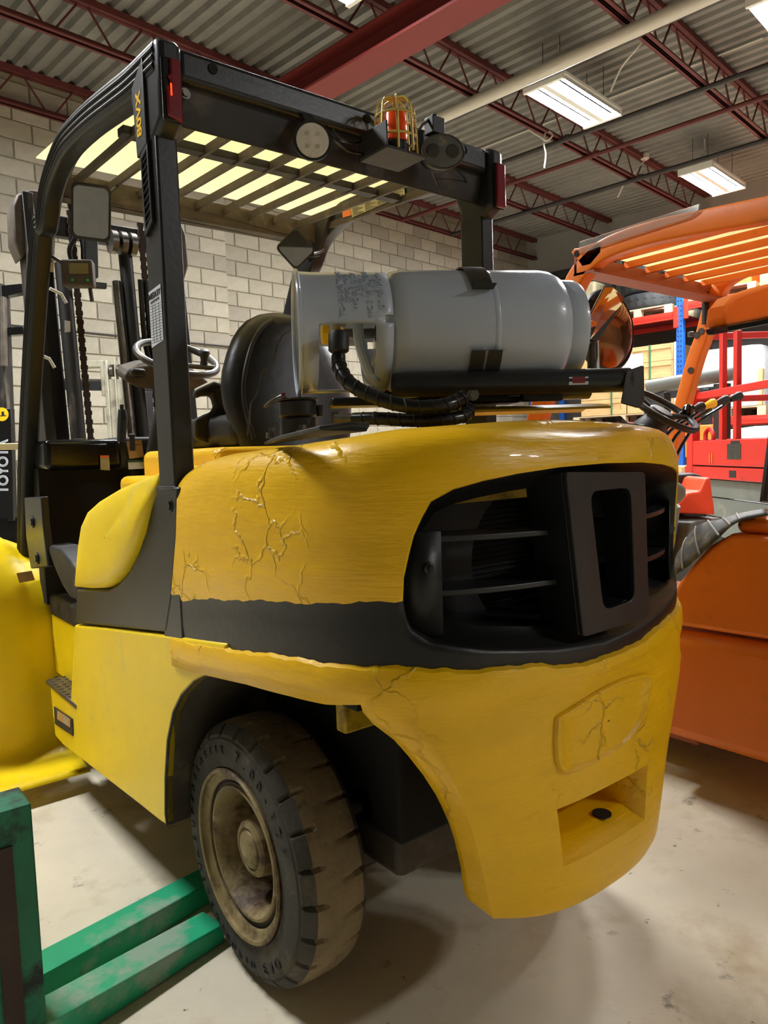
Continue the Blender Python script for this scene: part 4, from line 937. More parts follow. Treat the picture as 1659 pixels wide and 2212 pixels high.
# ---------------------------------------------------------------- mast and load backrest
ms = MB
def rail(x0,yb,yt,w,dp,m,nm,zt=2.68,zb=.15): return ms().bar((x0,yb,zb),(x0,yt,zt),w,dp,up=(0,1,0)).build(nm,m,T,bevel=.004)
for sg in (-1,1):
    rail(sg*.375,2.83,3.10,.05,.17,'mast','outer_rail'); rail(sg*.325,2.84,3.06,.10,.02,'mast','rail_flange',2.6); rail(sg*.29,2.88,3.13,.04,.13,'mast','inner_rail',2.62)
    ch = MB()
    for k in range(44): z = .6+.046*k; y = 2.80+.10*z/1.0*.9-.02; ch.bx((sg*.18-.012,y-.008,z),(sg*.18+.012,y+.008,z+.036)).bx((sg*.18-.017,y-.005,z+.03),(sg*.18+.017,y+.005,z+.052))
    ch.build('lift_chain','rust',T,smooth=0)
    hd_ = [(-.445,2.64),(-.42,2.70),(-.36,2.735),(-.30,2.74),(-.30,2.66),(-.36,2.62),(-.385,2.52),(-.385,2.44),(-.42,2.39),(-.45,2.47)]
    MB().prism([(x*-sg if sg > 0 else x,3.02,z-.03) for x,z in hd_],(0,.14,0)).build('mast_head','mast_worn',T,bevel=.01)
MB().tube([(.03,2.80,.5),(.03,3.00,2.30)],.022,16).build('lift_cylinder','steel',T); MB().tube([(.09,2.82,.5),(.09,3.02,2.5)],.035,16).build('lift_cylinder','mast',T)
MB().bx((-.36,3.02,2.50),(.36,3.08,2.60)).build('mast_crosshead','mast',T,bevel=.006); MB().tube([(-0.26,2.84,1.468),(-0.244,2.98,2.351)],.036,16).build('lift_cylinder','mast',T)
for x in (.02,.07,.12): MB().disc((x,2.99,2.50),(1,0,0),.06,.03,20).build('chain_sheave','steel',T)
for q,r in (([(.12,2.90,2.3),(.13,2.90,1.95),(.20,2.9,1.75),(.28,2.9,1.6)],.014),([(.15,2.90,2.3),(.16,2.90,1.95),(.23,2.9,1.78),(.31,2.9,1.65)],.014),([(-0.213,2.9,2.627),(-0.188,2.9,2.498),(-0.227,2.9,2.403),(-0.211,2.9,2.316)],.012),([(-0.167,2.9,2.658),(-0.206,2.9,2.562),(-0.169,2.9,2.456),(-0.168,2.9,2.366)],.007)): MB().tube(cr(q,6),r,8).build('mast_hose','hose',T)
for k,(u,v) in enumerate(((0,0),(0,1))):
    q = (-0.329,2.72,2.135) if k == 0 else (-0.401,2.72,1.831)
    c = V3(q); MB().tube([c+Vector((-.05,0,.03)),c+Vector((0,0,.01)),c+Vector((.02,0,-.03))],.008,8).build('grab_handle','white_plastic',T)
MB().prism([(-0.151,2.9,2.486),(-0.083,2.9,2.497),(-0.094,2.9,2.285),(-0.136,2.9,2.271),(-0.159,2.9,2.3)],(0,.05,0)).prism([(-0.125,2.9,2.263),(-0.051,2.9,2.264),(-0.056,2.9,2.234),(-0.127,2.9,2.23)],(0,.02,0)).build('mast_guard','black_satin',T,bevel=.004)
MB().prism([(-0.313,2.75,2.03),(-0.288,2.75,2.028),(-0.291,2.75,1.978),(-0.315,2.75,1.974)],(0,.002,0)).build('tag_label','label_white',T,smooth=0)
lb_ = MB(); ytop = 3.55
lb_.bx((-1.05,3.52,1.44),(.85,3.56,1.475)).bx((-1.05,3.52,.72),(.85,3.56,.76))
for x in (-1.03,-.62,-.22,.0,.22,.45,.83): lb_.bx((x-.015,3.525,.3),(x+.015,3.555,1.45))
lb_.build('load_backrest','wood_pale',T,bevel=.004)
MB().bx((-.55,3.46,.15),(.55,3.52,.26)).bx((-.55,3.46,.52),(.55,3.52,.62)).build('fork_carriage','dark',T,bevel=.004)
for x in (-.3,.3): MB().bx((x-.06,3.52,.05),(x+.06,3.56,.6)).bx((x-.06,3.52,.04),(x+.06,4.5,.08)).build('fork_blade','steel_dark',T,bevel=.004)
# ================================================================ GREEN FORK STAND at the left
GF = thing('green_fork_stand','green steel fork stand at lower left, two blades reaching under the yellow forklift','fork stand',(-1.05,1.0,0))
for n,(a,b,w0) in enumerate((((-1.02,1.005,.042),(-.30,1.165,.042),.10),((-1.03,.83,.042),(-.525,.933,.042),.10))):
    a,b = V3(a),V3(b); d = (b-a).normalized(); s = Vector((-d.y,d.x,0))
    vs = []
    for p,hh,ww in ((a,.082,w0),(b,.054 if n else .06,w0*(.98 if n else .9))):
        for i,z in ((-1,.002),(1,.002),(1,hh),(-1,hh)): vs.append(Vector((p.x,p.y,0))+s*i*ww/2+Vector((0,0,z)))
    MB().add(vs,[(3,2,1,0),(4,5,6,7)]+[(i,(i+1)%4,4+(i+1)%4,4+i) for i in range(4)]).build('fork_blade','green',GF,bevel=.004)
po = MB().bx((-1.10,.79,.001),(-1.0,.905,.60)).build('upright','green_dark',GF,bevel=.004)
MB().bx((-1.085,.784,.03),(-1.045,.79,.52)).build('recess','rust',GF)
MB().bx((-1.16,.97,.001),(-1.055,1.07,.60)).build('upright','green_dark',GF,bevel=.004)
MB().bx((-1.11,.90,.50),(-1.04,.975,.58)).build('cross_bar','green_dark',GF)
# ================================================================ ORANGE FORKLIFT on the right
OT = thing('orange_forklift','orange forklift parked at the right edge, partly behind the yellow one','forklift',(1.85,0,0))
def sect(w,h,r=.012): return rrect(w,h,r,3)
Lg = cr([(1.285,1.237,1.464),(1.285,1.138,1.712),(1.285,1.07,1.902),(1.285,1.025,2.021),(1.285,0.982,2.079),(1.285,0.908,2.127),(1.285,0.81,2.152),(1.285,0.637,2.158),(1.285,0.419,2.144),(1.285,0.227,2.129)],5)
Lg.append(Vector((1.285,-1.0,Lg[-1].z)))
MB().sweep(Lg,sect(.085,.07),0,(1,0,0)).build('roof_leg','orange',OT)
Rg = cr([(2.38,1.266,1.096),(2.38,1.203,1.349),(2.38,1.128,1.618),(2.38,1.071,1.801),(2.38,1.031,1.901),(2.38,0.985,2.053),(2.38,0.93,2.149),(2.38,0.853,2.193),(2.38,0.712,2.216)],5)
Rg += [Vector((2.38,.45,Rg[-1].z+.02)),Vector((2.38,-1.0,Rg[-1].z+.02))]
ol = MB().sweep(Rg,sect(.074,.07),0,(1,0,0)).build('roof_leg','orange',OT)
for q in ((2.343,1.052,1.91),(2.343,1.027,1.926),(2.343,1.084,1.733)): MB().disc(q,(1,0,0),.017,.006,12).build('bolt_hole','steel_dark',ol)
MB().tube([(2.33,0.998,1.958),(2.33,0.998,2.016),(2.33,1,2.116)],[.018,.016,.018],12).build('rubber_stop','black_plastic',ol)
MB().prism([(1.25,.985,2.07),(1.25,.985,2.155),(2.42,.985,2.155),(2.42,.985,2.07)],(0,.012,0)).prism([(1.25,.90,2.065),(2.42,.90,2.065),(2.42,1.0,2.065),(1.25,1.0,2.065)],(0,0,.01)).build('roof_header','orange_brown',OT)
MB().bx((1.25,.0,2.10),(2.42,.09,2.16)).build('roof_crossbar','orange_brown',OT,bevel=.004)
for k in range(6):
    x = 1.42+.166*k; MB().bx((x,-1.0,2.135),(x+.02,.98,2.163)).build('roof_slat','orange',OT,smooth=0)
cvo = MB().bx((1.33,-1.0,2.168),(2.34,.98,2.172)).build('roof_cover','cream_plastic',OT,smooth=0)
MB().prism([(1.245,0.965,2.15),(1.245,0.96,2.195),(1.245,0.942,2.196),(1.245,0.691,2.2),(1.245,0.446,2.204),(1.245,0.451,2.181),(1.245,0.484,2.168),(1.245,0.691,2.162)],(-.006,0,0)).build('clear_edge','clear',cvo,smooth=0)
ear = [(1.25,1.011,2.166),(1.25,0.997,2.178),(1.25,0.969,2.175),(1.25,0.861,2.177),(1.25,0.866,2.133),(1.25,0.917,2.095),(1.25,0.958,2.096),(1.25,0.981,2.128)]
er = MB().prism(ear,(.02,0,0)).build('lifting_ear','orange',OT,bevel=.003)
MB().disc((1.249,0.982,2.154),(1,0,0),.013,.006,14).build('ear_hole','dark',er)
# body
prof_l = [(-1.05,.20),(.62,.20),(.66,.26),(.66,.60),(.60,.63),(-1.05,.66)]
MB().prism([(1.25,y,z) for y,z in prof_l],(1.16,0,0)).build('lower_body','orange',OT,bevel=.05,seg=4)
prof_u = [(-1.05,.672),(.585,.648),(.60,.66),(.585,.74),(.54,.82),(.48,.90),(.42,.97),(.34,1.02),(-1.05,1.02)]
MB().prism([(1.265,y,z) for y,z in prof_u],(1.13,0,0)).build('hood','orange',OT,bevel=.045,seg=4)
MB().bx((1.30,-1.05,1.02),(2.36,.34,1.075)).build('hood_top','orange',OT,bevel=.04,seg=4)
MB().bx((1.26,.60,.50),(1.40,.66,.68)).build('corner_guard','black_plastic',OT,bevel=.01)
MB().bx((1.35,.5,.15),(2.3,2.2,.62)).bx((1.35,2.0,.3),(2.3,2.3,1.2)).build('chassis_front','orange_brown',OT,bevel=.02)
for sg in (1.42,2.24):
    for y in (-.62,1.75): MB().lathe([(.2,-.09),(.32,-.10),(.34,-.06),(.34,.06),(.32,.10),(.2,.09)],(sg,y,.342),(1,0,0),40).lathe([(.2,-.07),(.16,-.02),(.01,-.02)],(sg,y,.342),(1,0,0),24).build('tyre','rubber',OT)
# draped rubber mat
A = cr([(1.38,0.595,0.932),(1.4,0.565,1.001),(1.42,0.518,1.041),(1.45,0.46,1.052),(1.5,0.406,1.071),(1.5,0.313,1.092)],5)
Bq = cr([(1.235,0.539,0.854),(1.235,0.478,0.903),(1.24,0.383,0.999),(1.25,0.334,1.053),(1.27,0.297,1.077),(1.3,0.224,1.096)],5)
rw = []
for k in range(7):
    t = k/6; rw.append([a.lerp(b,t)+Vector((-.01,.005,.012))*(4*t*(1-t)) for a,b in zip(A,Bq)])
dm = thing('rubber_mat','grey ribbed rubber floor mat draped over the orange forklift hood','mat',A[0])
MB().grid(rw).build('sheet','mat_rubber',dm,smooth=60,solid=.006)
for i in (3,7,11,15,19): MB().tube([rw[k][i]+Vector((-.002,-.001,.002)) for k in range(7)],.0045,6).build('rib','mat_rib',dm)
# seat, wheel, levers
hq = [(1.642,0.55,1.846),(1.66,0.55,1.91),(1.73,0.55,1.958),(2.017,0.55,2.035),(2.399,0.55,2.113),(2.404,0.55,1.958),(2.02,0.55,1.886),(1.665,0.55,1.818)]
hr = MB().prism(hq,(.02,.10,0)).build('padded_headrest','orange',OT,bevel=.02,seg=3)
MB().prism([(1.626,0.54,1.821),(1.649,0.54,1.798),(1.998,0.54,1.857),(2.38,0.54,1.924),(2.379,0.54,1.958),(1.998,0.54,1.884)],(.02,.10,0)).build('black_piping','black_gloss',hr,bevel=.004)
MB().tube([(2.28,0.58,1.909),(2.0,.55,1.08)],.02,8).build('headrest_post','black_satin',OT)
wc = V3((1.815,0.93,1.51)); wn = Vector((.07,-.58,.81)).normalized(); a,b,d = frame(wn)
os_ = MB().tube([wc+a*.17*cos(2*pi*k/40)+b*.17*sin(2*pi*k/40) for k in range(40)],.0155,10,closed=True,up=wn)
for t in (100,220,340): os_.tube([wc-wn*.03,wc+(a*cos(radians(t))+b*sin(radians(t)))*.165],.014,8)
os_.tube([wc-wn*.06,wc-wn*.01,wc],[.05,.06,.05],16)
os_.build('steering_wheel','black_plastic',OT)
MB().tube([wc-wn*.05,wc-wn*.12,wc-wn*.2,wc-wn*.62],[.055,.085,.075,.05],16).build('steering_column','black_plastic',OT)
MB().tube([(1.344,0.85,1.463),(1.424,0.87,1.439),wc-wn*.1],[.014,.012,.012],8).build('turn_lever','black_plastic',OT)
for k,(u,v,m) in enumerate(((1487,885,'black_gloss'),(1510,880,'black_plastic'),(1535,873,'decal_yellow'),(1563,865,'black_plastic'),(1592,857,'black_plastic'))):
    p = V3(((1.987,0.9,1.512),(2.086,0.9,1.524),(2.197,0.9,1.542),(2.326,0.9,1.562),(2.466,0.9,1.584))[k]); dr = Vector((.75,-.35,.28)).normalized()
    lv = MB().tube(cr([p-dr*.03,p-dr*.10+Vector((0,0,-.02)),p-dr*.22+Vector((-.02,.05,-.10)),p-dr*.3+Vector((-.12,.12,-.42))],4),.008,6).build('control_lever','black_gloss',OT)
    if k == 0: MB().tube([p+Vector((0,0,-.03)),p+Vector((0,0,-.018)),p,p+Vector((0,0,.018)),p+Vector((0,0,.028))],[.012,.026,.031,.024,.008],16).build('ball_knob',m,lv)
    else: MB().tube([p-dr*.045,p-dr*.02,p+dr*.012,p+dr*.024,p+dr*.03],[.014,.017,.024,.02,.008],14).build('lever_knob',m,lv)
# mirrors of the orange forklift
mq = [(0.865,0.585,1.901),(0.917,0.583,1.905),(0.971,0.575,1.871),(0.955,0.573,1.846),(0.766,0.553,1.692),(0.723,0.549,1.696),(0.725,0.555,1.771)]
mo = MB().prism(mq,(.012,.012,0)).build('side_mirror','black_satin',OT,bevel=.003)
c = sum([V3(p) for p in mq],Vector())/7
MB().add([V3(p).lerp(c,.07)+Vector((-.006,-.006,0)) for p in mq],[tuple(range(7))]).build('mirror_glass','mirror',mo,smooth=0)
MB().tube([(0.757,0.561,1.695),(0.773,0.577,1.609),(0.77,0.575,1.562)],.012,8).build('mirror_stalk','black_plastic',mo)
MB().tube([(0.789,0.562,1.708),(0.795,0.565,1.655),(0.793,0.562,1.608)],.006,8).build('mirror_rod','chrome',mo)
rc2 = V3((0.99,0.652,1.77)); 
rm_ = MB().lathe([(.146,-.03),(.150,-.015),(.148,.0),(.140,.004),(.136,0)],rc2,(-.05,-1,.02),40,0).build('round_mirror','black_plastic',OT)
MB().lathe([(.137,.0),(.122,.012),(.10,.024),(.07,.036),(.035,.043),(.001,.045)],rc2,(-.05,-1,.02),40).build('convex_glass','warm_reflection',rm_,smooth=70)
MB().tube([rc2+Vector((.0,.02,0)),(1.3,1.025,1.993)],.010,8).build('mirror_arm','orange_brown',rm_)
# ================================================================ SCISSOR LIFT
SL = thing('scissor_lift','red scissor lift with grey folded arms behind the orange forklift','scissor lift',V3((4.664,2.162,0.673))*Vector((1,1,0)) if False else Vector((4.1,2.2,0)))
e1 = Vector((-.6205,-.7842,0)); e2 = Vector((.7842,-.6205,0)); LO = Vector((4.343,2.238,0))
def LP_(a,b,z): return LO+e1*a+e2*b+Vector((0,0,z))
def lbox(a0,a1,b0,b1,z0,z1,nm,m,par=SL,bev=.006):
    mb = MB(); mb.add([LP_(a,b,z) for a in (a0,a1) for b in (b0,b1) for z in (z0,z1)],[(0,1,3,2),(4,6,7,5),(0,4,5,1),(2,3,7,6),(0,2,6,4),(1,5,7,3)]); return mb.build(nm,m,par,bevel=bev)
lbox(0,1.75,0,.8,1.08,1.17,'platform_beam','red'); lbox(.14,1.75,0,.03,1.18,1.37,'toe_board','red'); lbox(0,.03,.05,.8,1.17,1.38,'toe_board','red'); lbox(0.02,1.74,.03,.78,1.17,1.19,'platform_deck','steel_dark')
lbox(.05,.16,-.005,.06,1.1,1.78,'corner_post','red')
for a,b,z in ((.50,.05,2.22),(.62,.70,2.2),(.72,.05,2.14),(.05,.72,2.2),(1.25,.05,2.22),(1.25,.7,2.2)): lbox(a,a+.055,b,b+.04,1.17,z,'guard_post','red')
for z,b in ((2.2,.04),(1.72,.03)): lbox(.12,1.75,b,b+.035,z-.025,z+.03,'guard_rail','red')
for z in (2.2,1.70): lbox(.12,1.75,.72,.755,z-.025,z+.025,'guard_rail','red')
for z in (2.2,1.70): lbox(.06,.1,.05,.75,z-.025,z+.025,'guard_rail','red')
lbox(.0,.05,.02,.06,2.21,2.25,'latch','steel_dark')
mt = MB()
lbox(.155,.23,-.02,.0,1.79,2.12,'red_mesh_sleeve','red_mesh')
for k,(z0,z1) in enumerate(((.94,1.07),(.79,.93),(.64,.78))):
    for b in (.05,.7): 
        q = [(.18,z0+.0),(.18,z1),(1.7,z1),(1.7,z0)] if k != 1 else [(.06,(z0+z1)/2-.03),(.06,(z0+z1)/2+.03),(.20,z1),(1.7,z1),(1.7,z0),(.20,z0)]
        if k == 0: q = [(.10,z1),(1.7,z1),(1.7,z0),(.2,z0)]
        if k == 2: q = [(.20,z1),(1.7,z1),(1.7,z0),(.10,z0),(.08,z0+.02)]
        MB().prism([LP_(a,b,z) for a,z in q],e2*.05).build('scissor_arm','grey_paint',SL,bevel=.004)
for a,z in ((.13,.96),(.09,.86),(.14,.66)): MB().disc(LP_(a,.045,z),e2,.04,.05,20).build('pivot_boss','grey_paint',SL)
lbox(.0,1.8,.0,.8,.18,.60,'chassis','grey_green',bev=.02)
for a in (.1,1.4):
    for b in (.04,.68): MB().disc(LP_(a,b+.05,.185),e2,.185,.1,28).build('wheel','rubber',SL)
for a0,z,w in ((.46,1.27,.02),(.50,1.27,.02)): lbox(a0,a0+.015,-.004,.0,1.2,1.27,'orange_tag','orange_label',bev=0)
lbox(.75,.95,-.003,.0,1.23,1.34,'bare_patch','steel_dark',bev=0); lbox(.80,.93,-.002,.001,1.28,1.36,'bare_patch','ink',bev=0); lbox(.78,.88,-.002,.001,1.10,1.15,'bare_patch','ink',bev=0)
MB().sweep(cr([LP_(.17,.10,1.36),LP_(.17,.10,1.43),LP_(.24,.10,1.46),LP_(.30,.10,1.42),LP_(.30,.10,1.36)],4),sect(.03,.03,.01)).build('lifting_loop','red',SL)
# platform control box and hoses behind the rails
lbox(.78,1.3,.30,.36,1.76,1.98,'control_panel','grey_paint',bev=.01)
for k in range(3): MB().tube(cr([LP_(.72+.05*k,.5,1.68),LP_(.66+.05*k,.52,1.55),LP_(.70+.05*k,.5,1.42),LP_(.78+.03*k,.5,1.36)],5),.010,6).build('control_cable','hose',SL)
MB().tube(cr([LP_(.85,.3,1.78),LP_(.86,.3,1.55),LP_(.80,.32,1.36)],5),.016,8).build('grey_cable','grey_paint',SL)
# ================================================================ PALLET RACKING along the right wall (building axes)
RK = thing('pallet_rack','pallet racking with blue uprights and bright red beams behind the orange forklift','rack',BM@Vector((10.7,4.2,0)))
def bb(u0,v0,z0,u1,v1,z1,nm,m,par,bev=.004): return MB().bx((u0,v0,z0),(u1,v1,z1)).build(nm,m,par,bevel=bev,M=BM)
for v in (4.05,6.78,1.25):
    for u in (10.2,11.2):
        p = bb(u,v,.0,u+.09,v+.11,3.78,'upright','rack_blue',RK)
        if u < 11:
            if 3 < v < 5:
                for k in range(21,44):
                    for w0 in (.025,.07): MB().bx((u-.002,v+w0,.3+.078*k),(u+.001,v+w0+.015,.325+.078*k)).build('slot','slot',p,M=BM,smooth=0)
for v0,v1,z in ((4.16,6.78,3.44),(1.36,4.05,3.56),(4.16,6.78,1.74),(1.36,4.05,1.74)):
    for u in (10.19,11.2): 
        bmz = bb(u,v0,z-.12,u+.05,v1,z,'beam','rack_red',RK)
        bb(u-.006,v0+.0,z-.085,u,v1,z-.045,'beam_groove','red',bmz)
    bb(10.24,v0,z-.04,11.2,v1,z-.015,'shelf_deck','maroon',RK)
    for v in (v0-.005,v1-.055): bb(10.17,v-.03,z-.26,10.2,v+.04,z+.06,'beam_connector','rack_red',RK)
def pallet(u,v,z,lu,lv,lab,grp='wooden pallets'):
    t = thing('pallet',lab,'pallet',BM@Vector((u,v,z)),grp)
    for k in range(5): x = u-lu/2+(lu-.11)*k/4; MB().bx((x,v-lv/2,z+.12),(x+.11,v+lv/2,z+.14)).build('deck_plank','wood_pale',t,M=BM,smooth=0)
    for k in range(3):
        y = v-lv/2+(lv-.12)*k/2
        for j in range(3): x = u-lu/2+(lu-.12)*j/2; MB().bx((x,y,z+.02),(x+.12,y+.12,z+.12)).build('block','wood_pale',t,M=BM,smooth=0)
        MB().bx((u-lu/2,y,z+.001),(u+lu/2,y+.12,z+.02)).build('skid','wood_pale',t,M=BM,smooth=0)
    return t
pallet(10.75,4.83,3.441,1.0,1.15,'pale wooden pallet under the tyres on the upper rack beam')
def tyre(u,v,z,R,w,lab):
    n = 72; prof = [(R*.58,.02),(R*.72,.0),(R*.9,.01),(R*.97,.035),(R,.06),(R,w/2-.02),(R*.985,w/2-.012),(R*.985,w/2+.012),(R,w/2+.02),(R,w-.06),(R*.97,w-.035),(R*.9,w-.01),(R*.72,w),(R*.58,w-.02)]
    def fn(i,j,r,h):
        if j in (4,5,8,9) and (i%3 == 0): r -= .014
        return r,h
    o = MB().lathe(prof,BM@Vector((u,v,z)),(0,0,1),n,0,fn).build('tyre','tyre_new',smooth=25); return tag(o,lab,'tyre','tyres stacked on the rack')
tyre(10.75,4.83,3.583,.50,.27,'black truck tyre lying on the pallet, bottom one of the rack stack')
tyre(10.76,4.82,3.855,.49,.27,'black truck tyre lying in the middle of the rack stack')
tyre(10.74,4.85,4.127,.49,.27,'black truck tyre at the top of the rack stack, half hidden by the orange roof')
pallet(10.75,5.12,1.741,.95,1.85,'long wooden pallet under the crates on the lower rack beam')
def crate(u,v,z,lu,lv,h,lab):
    t = thing('wooden_crate',lab,'crate',BM@Vector((u,v,z)),'wooden crates stacked on the rack')
    bb(u-lu/2+.02,v-lv/2+.02,z+.001,u+lu/2-.02,v+lv/2-.02,z+h-.01,'side_panel','wood',t)
    for a,b in ((-lv/2,-lv/2+.09),(lv/2-.09,lv/2)): bb(u-lu/2,v+a,z+.001,u-lu/2+.02,v+b,z+h-.002,'upright_batten','wood',t)
    for a,b in ((.001,.075),(h-.077,h-.002)): bb(u-lu/2,v-lv/2+.09,z+a,u-lu/2+.02,v+lv/2-.09,z+b,'cross_batten','wood',t)
    return t
for r in range(4):
    for c,nm in ((0,'right'),(1,'left')): crate(10.74,4.60+.86*c,1.884+.272*r,.95,.84,.27,'pale wooden crate on the lower rack beam, %s row, %s column'%(('bottom','second','third','top')[r],nm))
for v in (4.62,5.30): 
    o = bb(10.255,v-.015,1.885,10.263,v+.015,2.975,'green_strap','strap_green',None,0); tag(o,'green plastic strap round the wooden crates, '+('right one' if v < 5 else 'left one'),'strap','straps round the crates')
o = MB().bx((10.256,4.74,2.62),(10.262,5.16,2.86)).build('paper_sheet','label_white',M=BM,smooth=0); tag(o,'white paper sheet stuck on the stacked wooden crates','paper')
o = MB().bx((10.205,4.168,1.885),(10.253,4.2,2.97)).build('wrap_film','film',M=BM,bevel=.01); tag(o,'clear plastic film bunched at the right edge of the crates','film')
# loads on the right bay
pallet(10.75,3.5,3.561,1.0,1.0,'pale wooden pallet on the upper beam right of the blue upright')
def carton(u,v,z,a,b,h,lab,m='cardboard'):
    t = thing('carton',lab,'box',BM@Vector((u,v,z)),'boxes on the rack'); bb(u-a/2,v-b/2,z+.001,u+a/2,v+b/2,z+h,'carton_body',m,t,.01); bb(u-a/2-.002,v-.03,z+h-.12,u-a/2,v+.03,z+h,'tape','label_old',t,0); return t
carton(10.6,3.75,3.705,.6,.4,.34,'tan cardboard box on the upper rack pallet beside the blue upright'); carton(10.6,3.3,3.705,.6,.45,.26,'orange cardboard box beside the tan one on the upper rack pallet','orange_label')
carton(10.6,2.6,3.561,.7,.7,.55,'large tan cardboard box farther right on the upper beam'); carton(10.6,1.85,3.561,.7,.6,.7,'tall red and tan box farthest right on the upper beam','rack_red')
pallet(10.75,3.4,1.741,1.0,1.1,'pale pallet on the lower beam behind the red scissor lift'); 
def wrapped(u,v,z,a,b,h,lab):
    t = thing('wrapped_load',lab,'wrapped load',BM@Vector((u,v,z)),'film wrapped loads'); bb(u-a/2,v-b/2,z+.001,u+a/2,v+b/2,z+h*.6,'load_box','wood',t,.01)
    n = 14; rows_ = []
    for k,(hh,s) in enumerate(((0,1.02),(.25,1.03),(.6,1.02),(.85,.98),(1.0,.86),(1.02,.4))): rows_.append([BM@Vector((u+a/2*s*x*(1+.02*sin(9*i+k*2)),v+b/2*s*y*(1+.02*cos(7*i+k)),z+.004+h*hh)) for i,(x,y) in enumerate([(p,q) for p,q in rrect(2,2,.25,6)])])
    MB().grid(rows_,0,close=True).build('stretch_film','film',t,smooth=25); return t
wrapped(10.7,3.4,1.884,.9,1.0,.9,'film wrapped pallet load behind the scissor lift rails'); wrapped(10.7,2.2,1.741,.9,1.0,1.1,'taller film wrapped load at the right edge behind the scissor lift')
wrapped(8.2,2.1,.001,.9,1.0,1.5,'film wrapped load standing on the floor behind the scissor lift')
for k in range(3): crate(7.9,3.4,.001+.36*k,.8,.9,.355,'wooden crate on the floor behind the scissor lift, %s of its stack'%(('bottom','middle','top')[k]))
# dark machines between
BT = thing('black_reach_truck','black and grey lift truck mast standing behind the red scissor lift','lift truck',BM@Vector((6.9,2.6,0)))
for v in (2.2,2.38,2.85,3.03): bb(6.85,v,.001,6.97,v+.09,1.95,'mast_rail','black_satin',BT)
bb(6.7,2.25,.05,7.3,3.1,.75,'truck_body','black_plastic',BT,.04); bb(6.9,2.2,1.88,6.98,3.12,1.97,'mast_crosshead','black_satin',BT)
MB().disc(BM@Vector((6.83,2.62,1.62)),BM@Vector((1,0,0)),.11,.05,28).build('dial_gauge','gauge',BT); MB().lathe([(.10,.0),(.125,.0),(.13,.03),(.12,.05)],BM@Vector((6.82,2.62,1.62)),BM@Vector((-1,0,0)),28).build('gauge_rim','black_gloss',BT)
bb(6.75,2.3,1.2,6.8,2.6,1.55,'orange_cover','orange_label',BT,.01)
o = MB().tube([(4.487,2.677,1.848),(4.842,2.021,1.934)],.062,20).build('steel_tube','grey_paint'); tag(o,'long grey steel tube lying level behind the orange roof leg','tube')
TS = thing('tube_stand','dark steel stand holding the long grey tube','stand',V3((4.664,2.412,1.877))*Vector((1,1,0)))
pz = V3((4.562,2.568,1.857)); MB().bx((pz.x-.05,pz.y-.05,0),(pz.x+.05,pz.y+.05,pz.z-.065)).build('post','pipe_dark',TS); pz = V3((4.779,2.145,1.91)); MB().bx((pz.x-.05,pz.y-.05,0),(pz.x+.05,pz.y+.05,pz.z-.065)).build('post','pipe_dark',TS)
PJ = thing('orange_pallet_truck','orange and grey electric pallet truck between the orange forklift and the scissor lift','pallet truck',(2.75,1.35,0))
pb = [(2.614,1.382,0.949),(2.664,1.346,0.991),(2.718,1.31,1.062),(2.777,1.265,1.068),(2.805,1.249,1.14),(2.832,1.23,1.152),(2.837,1.203,0.929)]
MB().prism(pb,(.2,.25,0)).build('orange_body','orange_red',PJ,bevel=.01)
q = V3((2.695,1.311,0.886)); MB().bx((q.x-.12,q.y-.1,.05),(q.x+.25,q.y+.3,q.z+.02)).build('battery_case','grey_green',PJ,bevel=.02)
MB().prism([(2.435,1.287,1.139),(2.494,1.24,1.141),(2.53,1.208,1.109),(2.528,1.205,1.057),(2.494,1.227,1.012),(2.434,1.276,1.02)],(.12,.16,0)).build('tiller_head','grey_paint',PJ,bevel=.02)
q = V3((2.504,1.283,1.004)); MB().tube([q,Vector((q.x+.1,q.y+.15,.4))],.045,12).build('tiller_arm','grey_paint',PJ)
MB().prism([(2.931,1.536,1.161),(3.045,1.446,1.165),(3.101,1.4,1.139),(3.071,1.414,1.047),(2.968,1.495,1.04),(2.923,1.532,1.059)],(.15,.2,0)).build('black_cowl','black_plastic',PJ,bevel=.02)
q = V3((3.038,1.509,1.098)); MB().bx((q.x-.1,q.y-.05,.05),(q.x+.2,q.y+.25,q.z-.03)).build('mast_base','black_plastic',PJ,bevel=.02)
# column / downpipe and dark cabinet behind the crates
o = bb(11.26,5.60,.001,11.365,5.73,4.9,'grey_downpipe','grey_paint',None,.03); tag(o,'grey vertical pipe standing left of the stacked tyres','pipe')
o = MB().bx((10.3,6.3,3.441),(11.1,6.75,4.3)).build('dark_cabinet','wall_dark',M=BM,bevel=.02); tag(o,'dark cabinet on the upper rack behind the orange roof leg','cabinet')
o = MB().bx((10.5,5.72,3.441),(10.95,6.15,4.25)).build('yellowed_bin','wood_pale',M=BM,bevel=.05); tag(o,'cream coloured bin on the upper rack left of the tyres','bin')
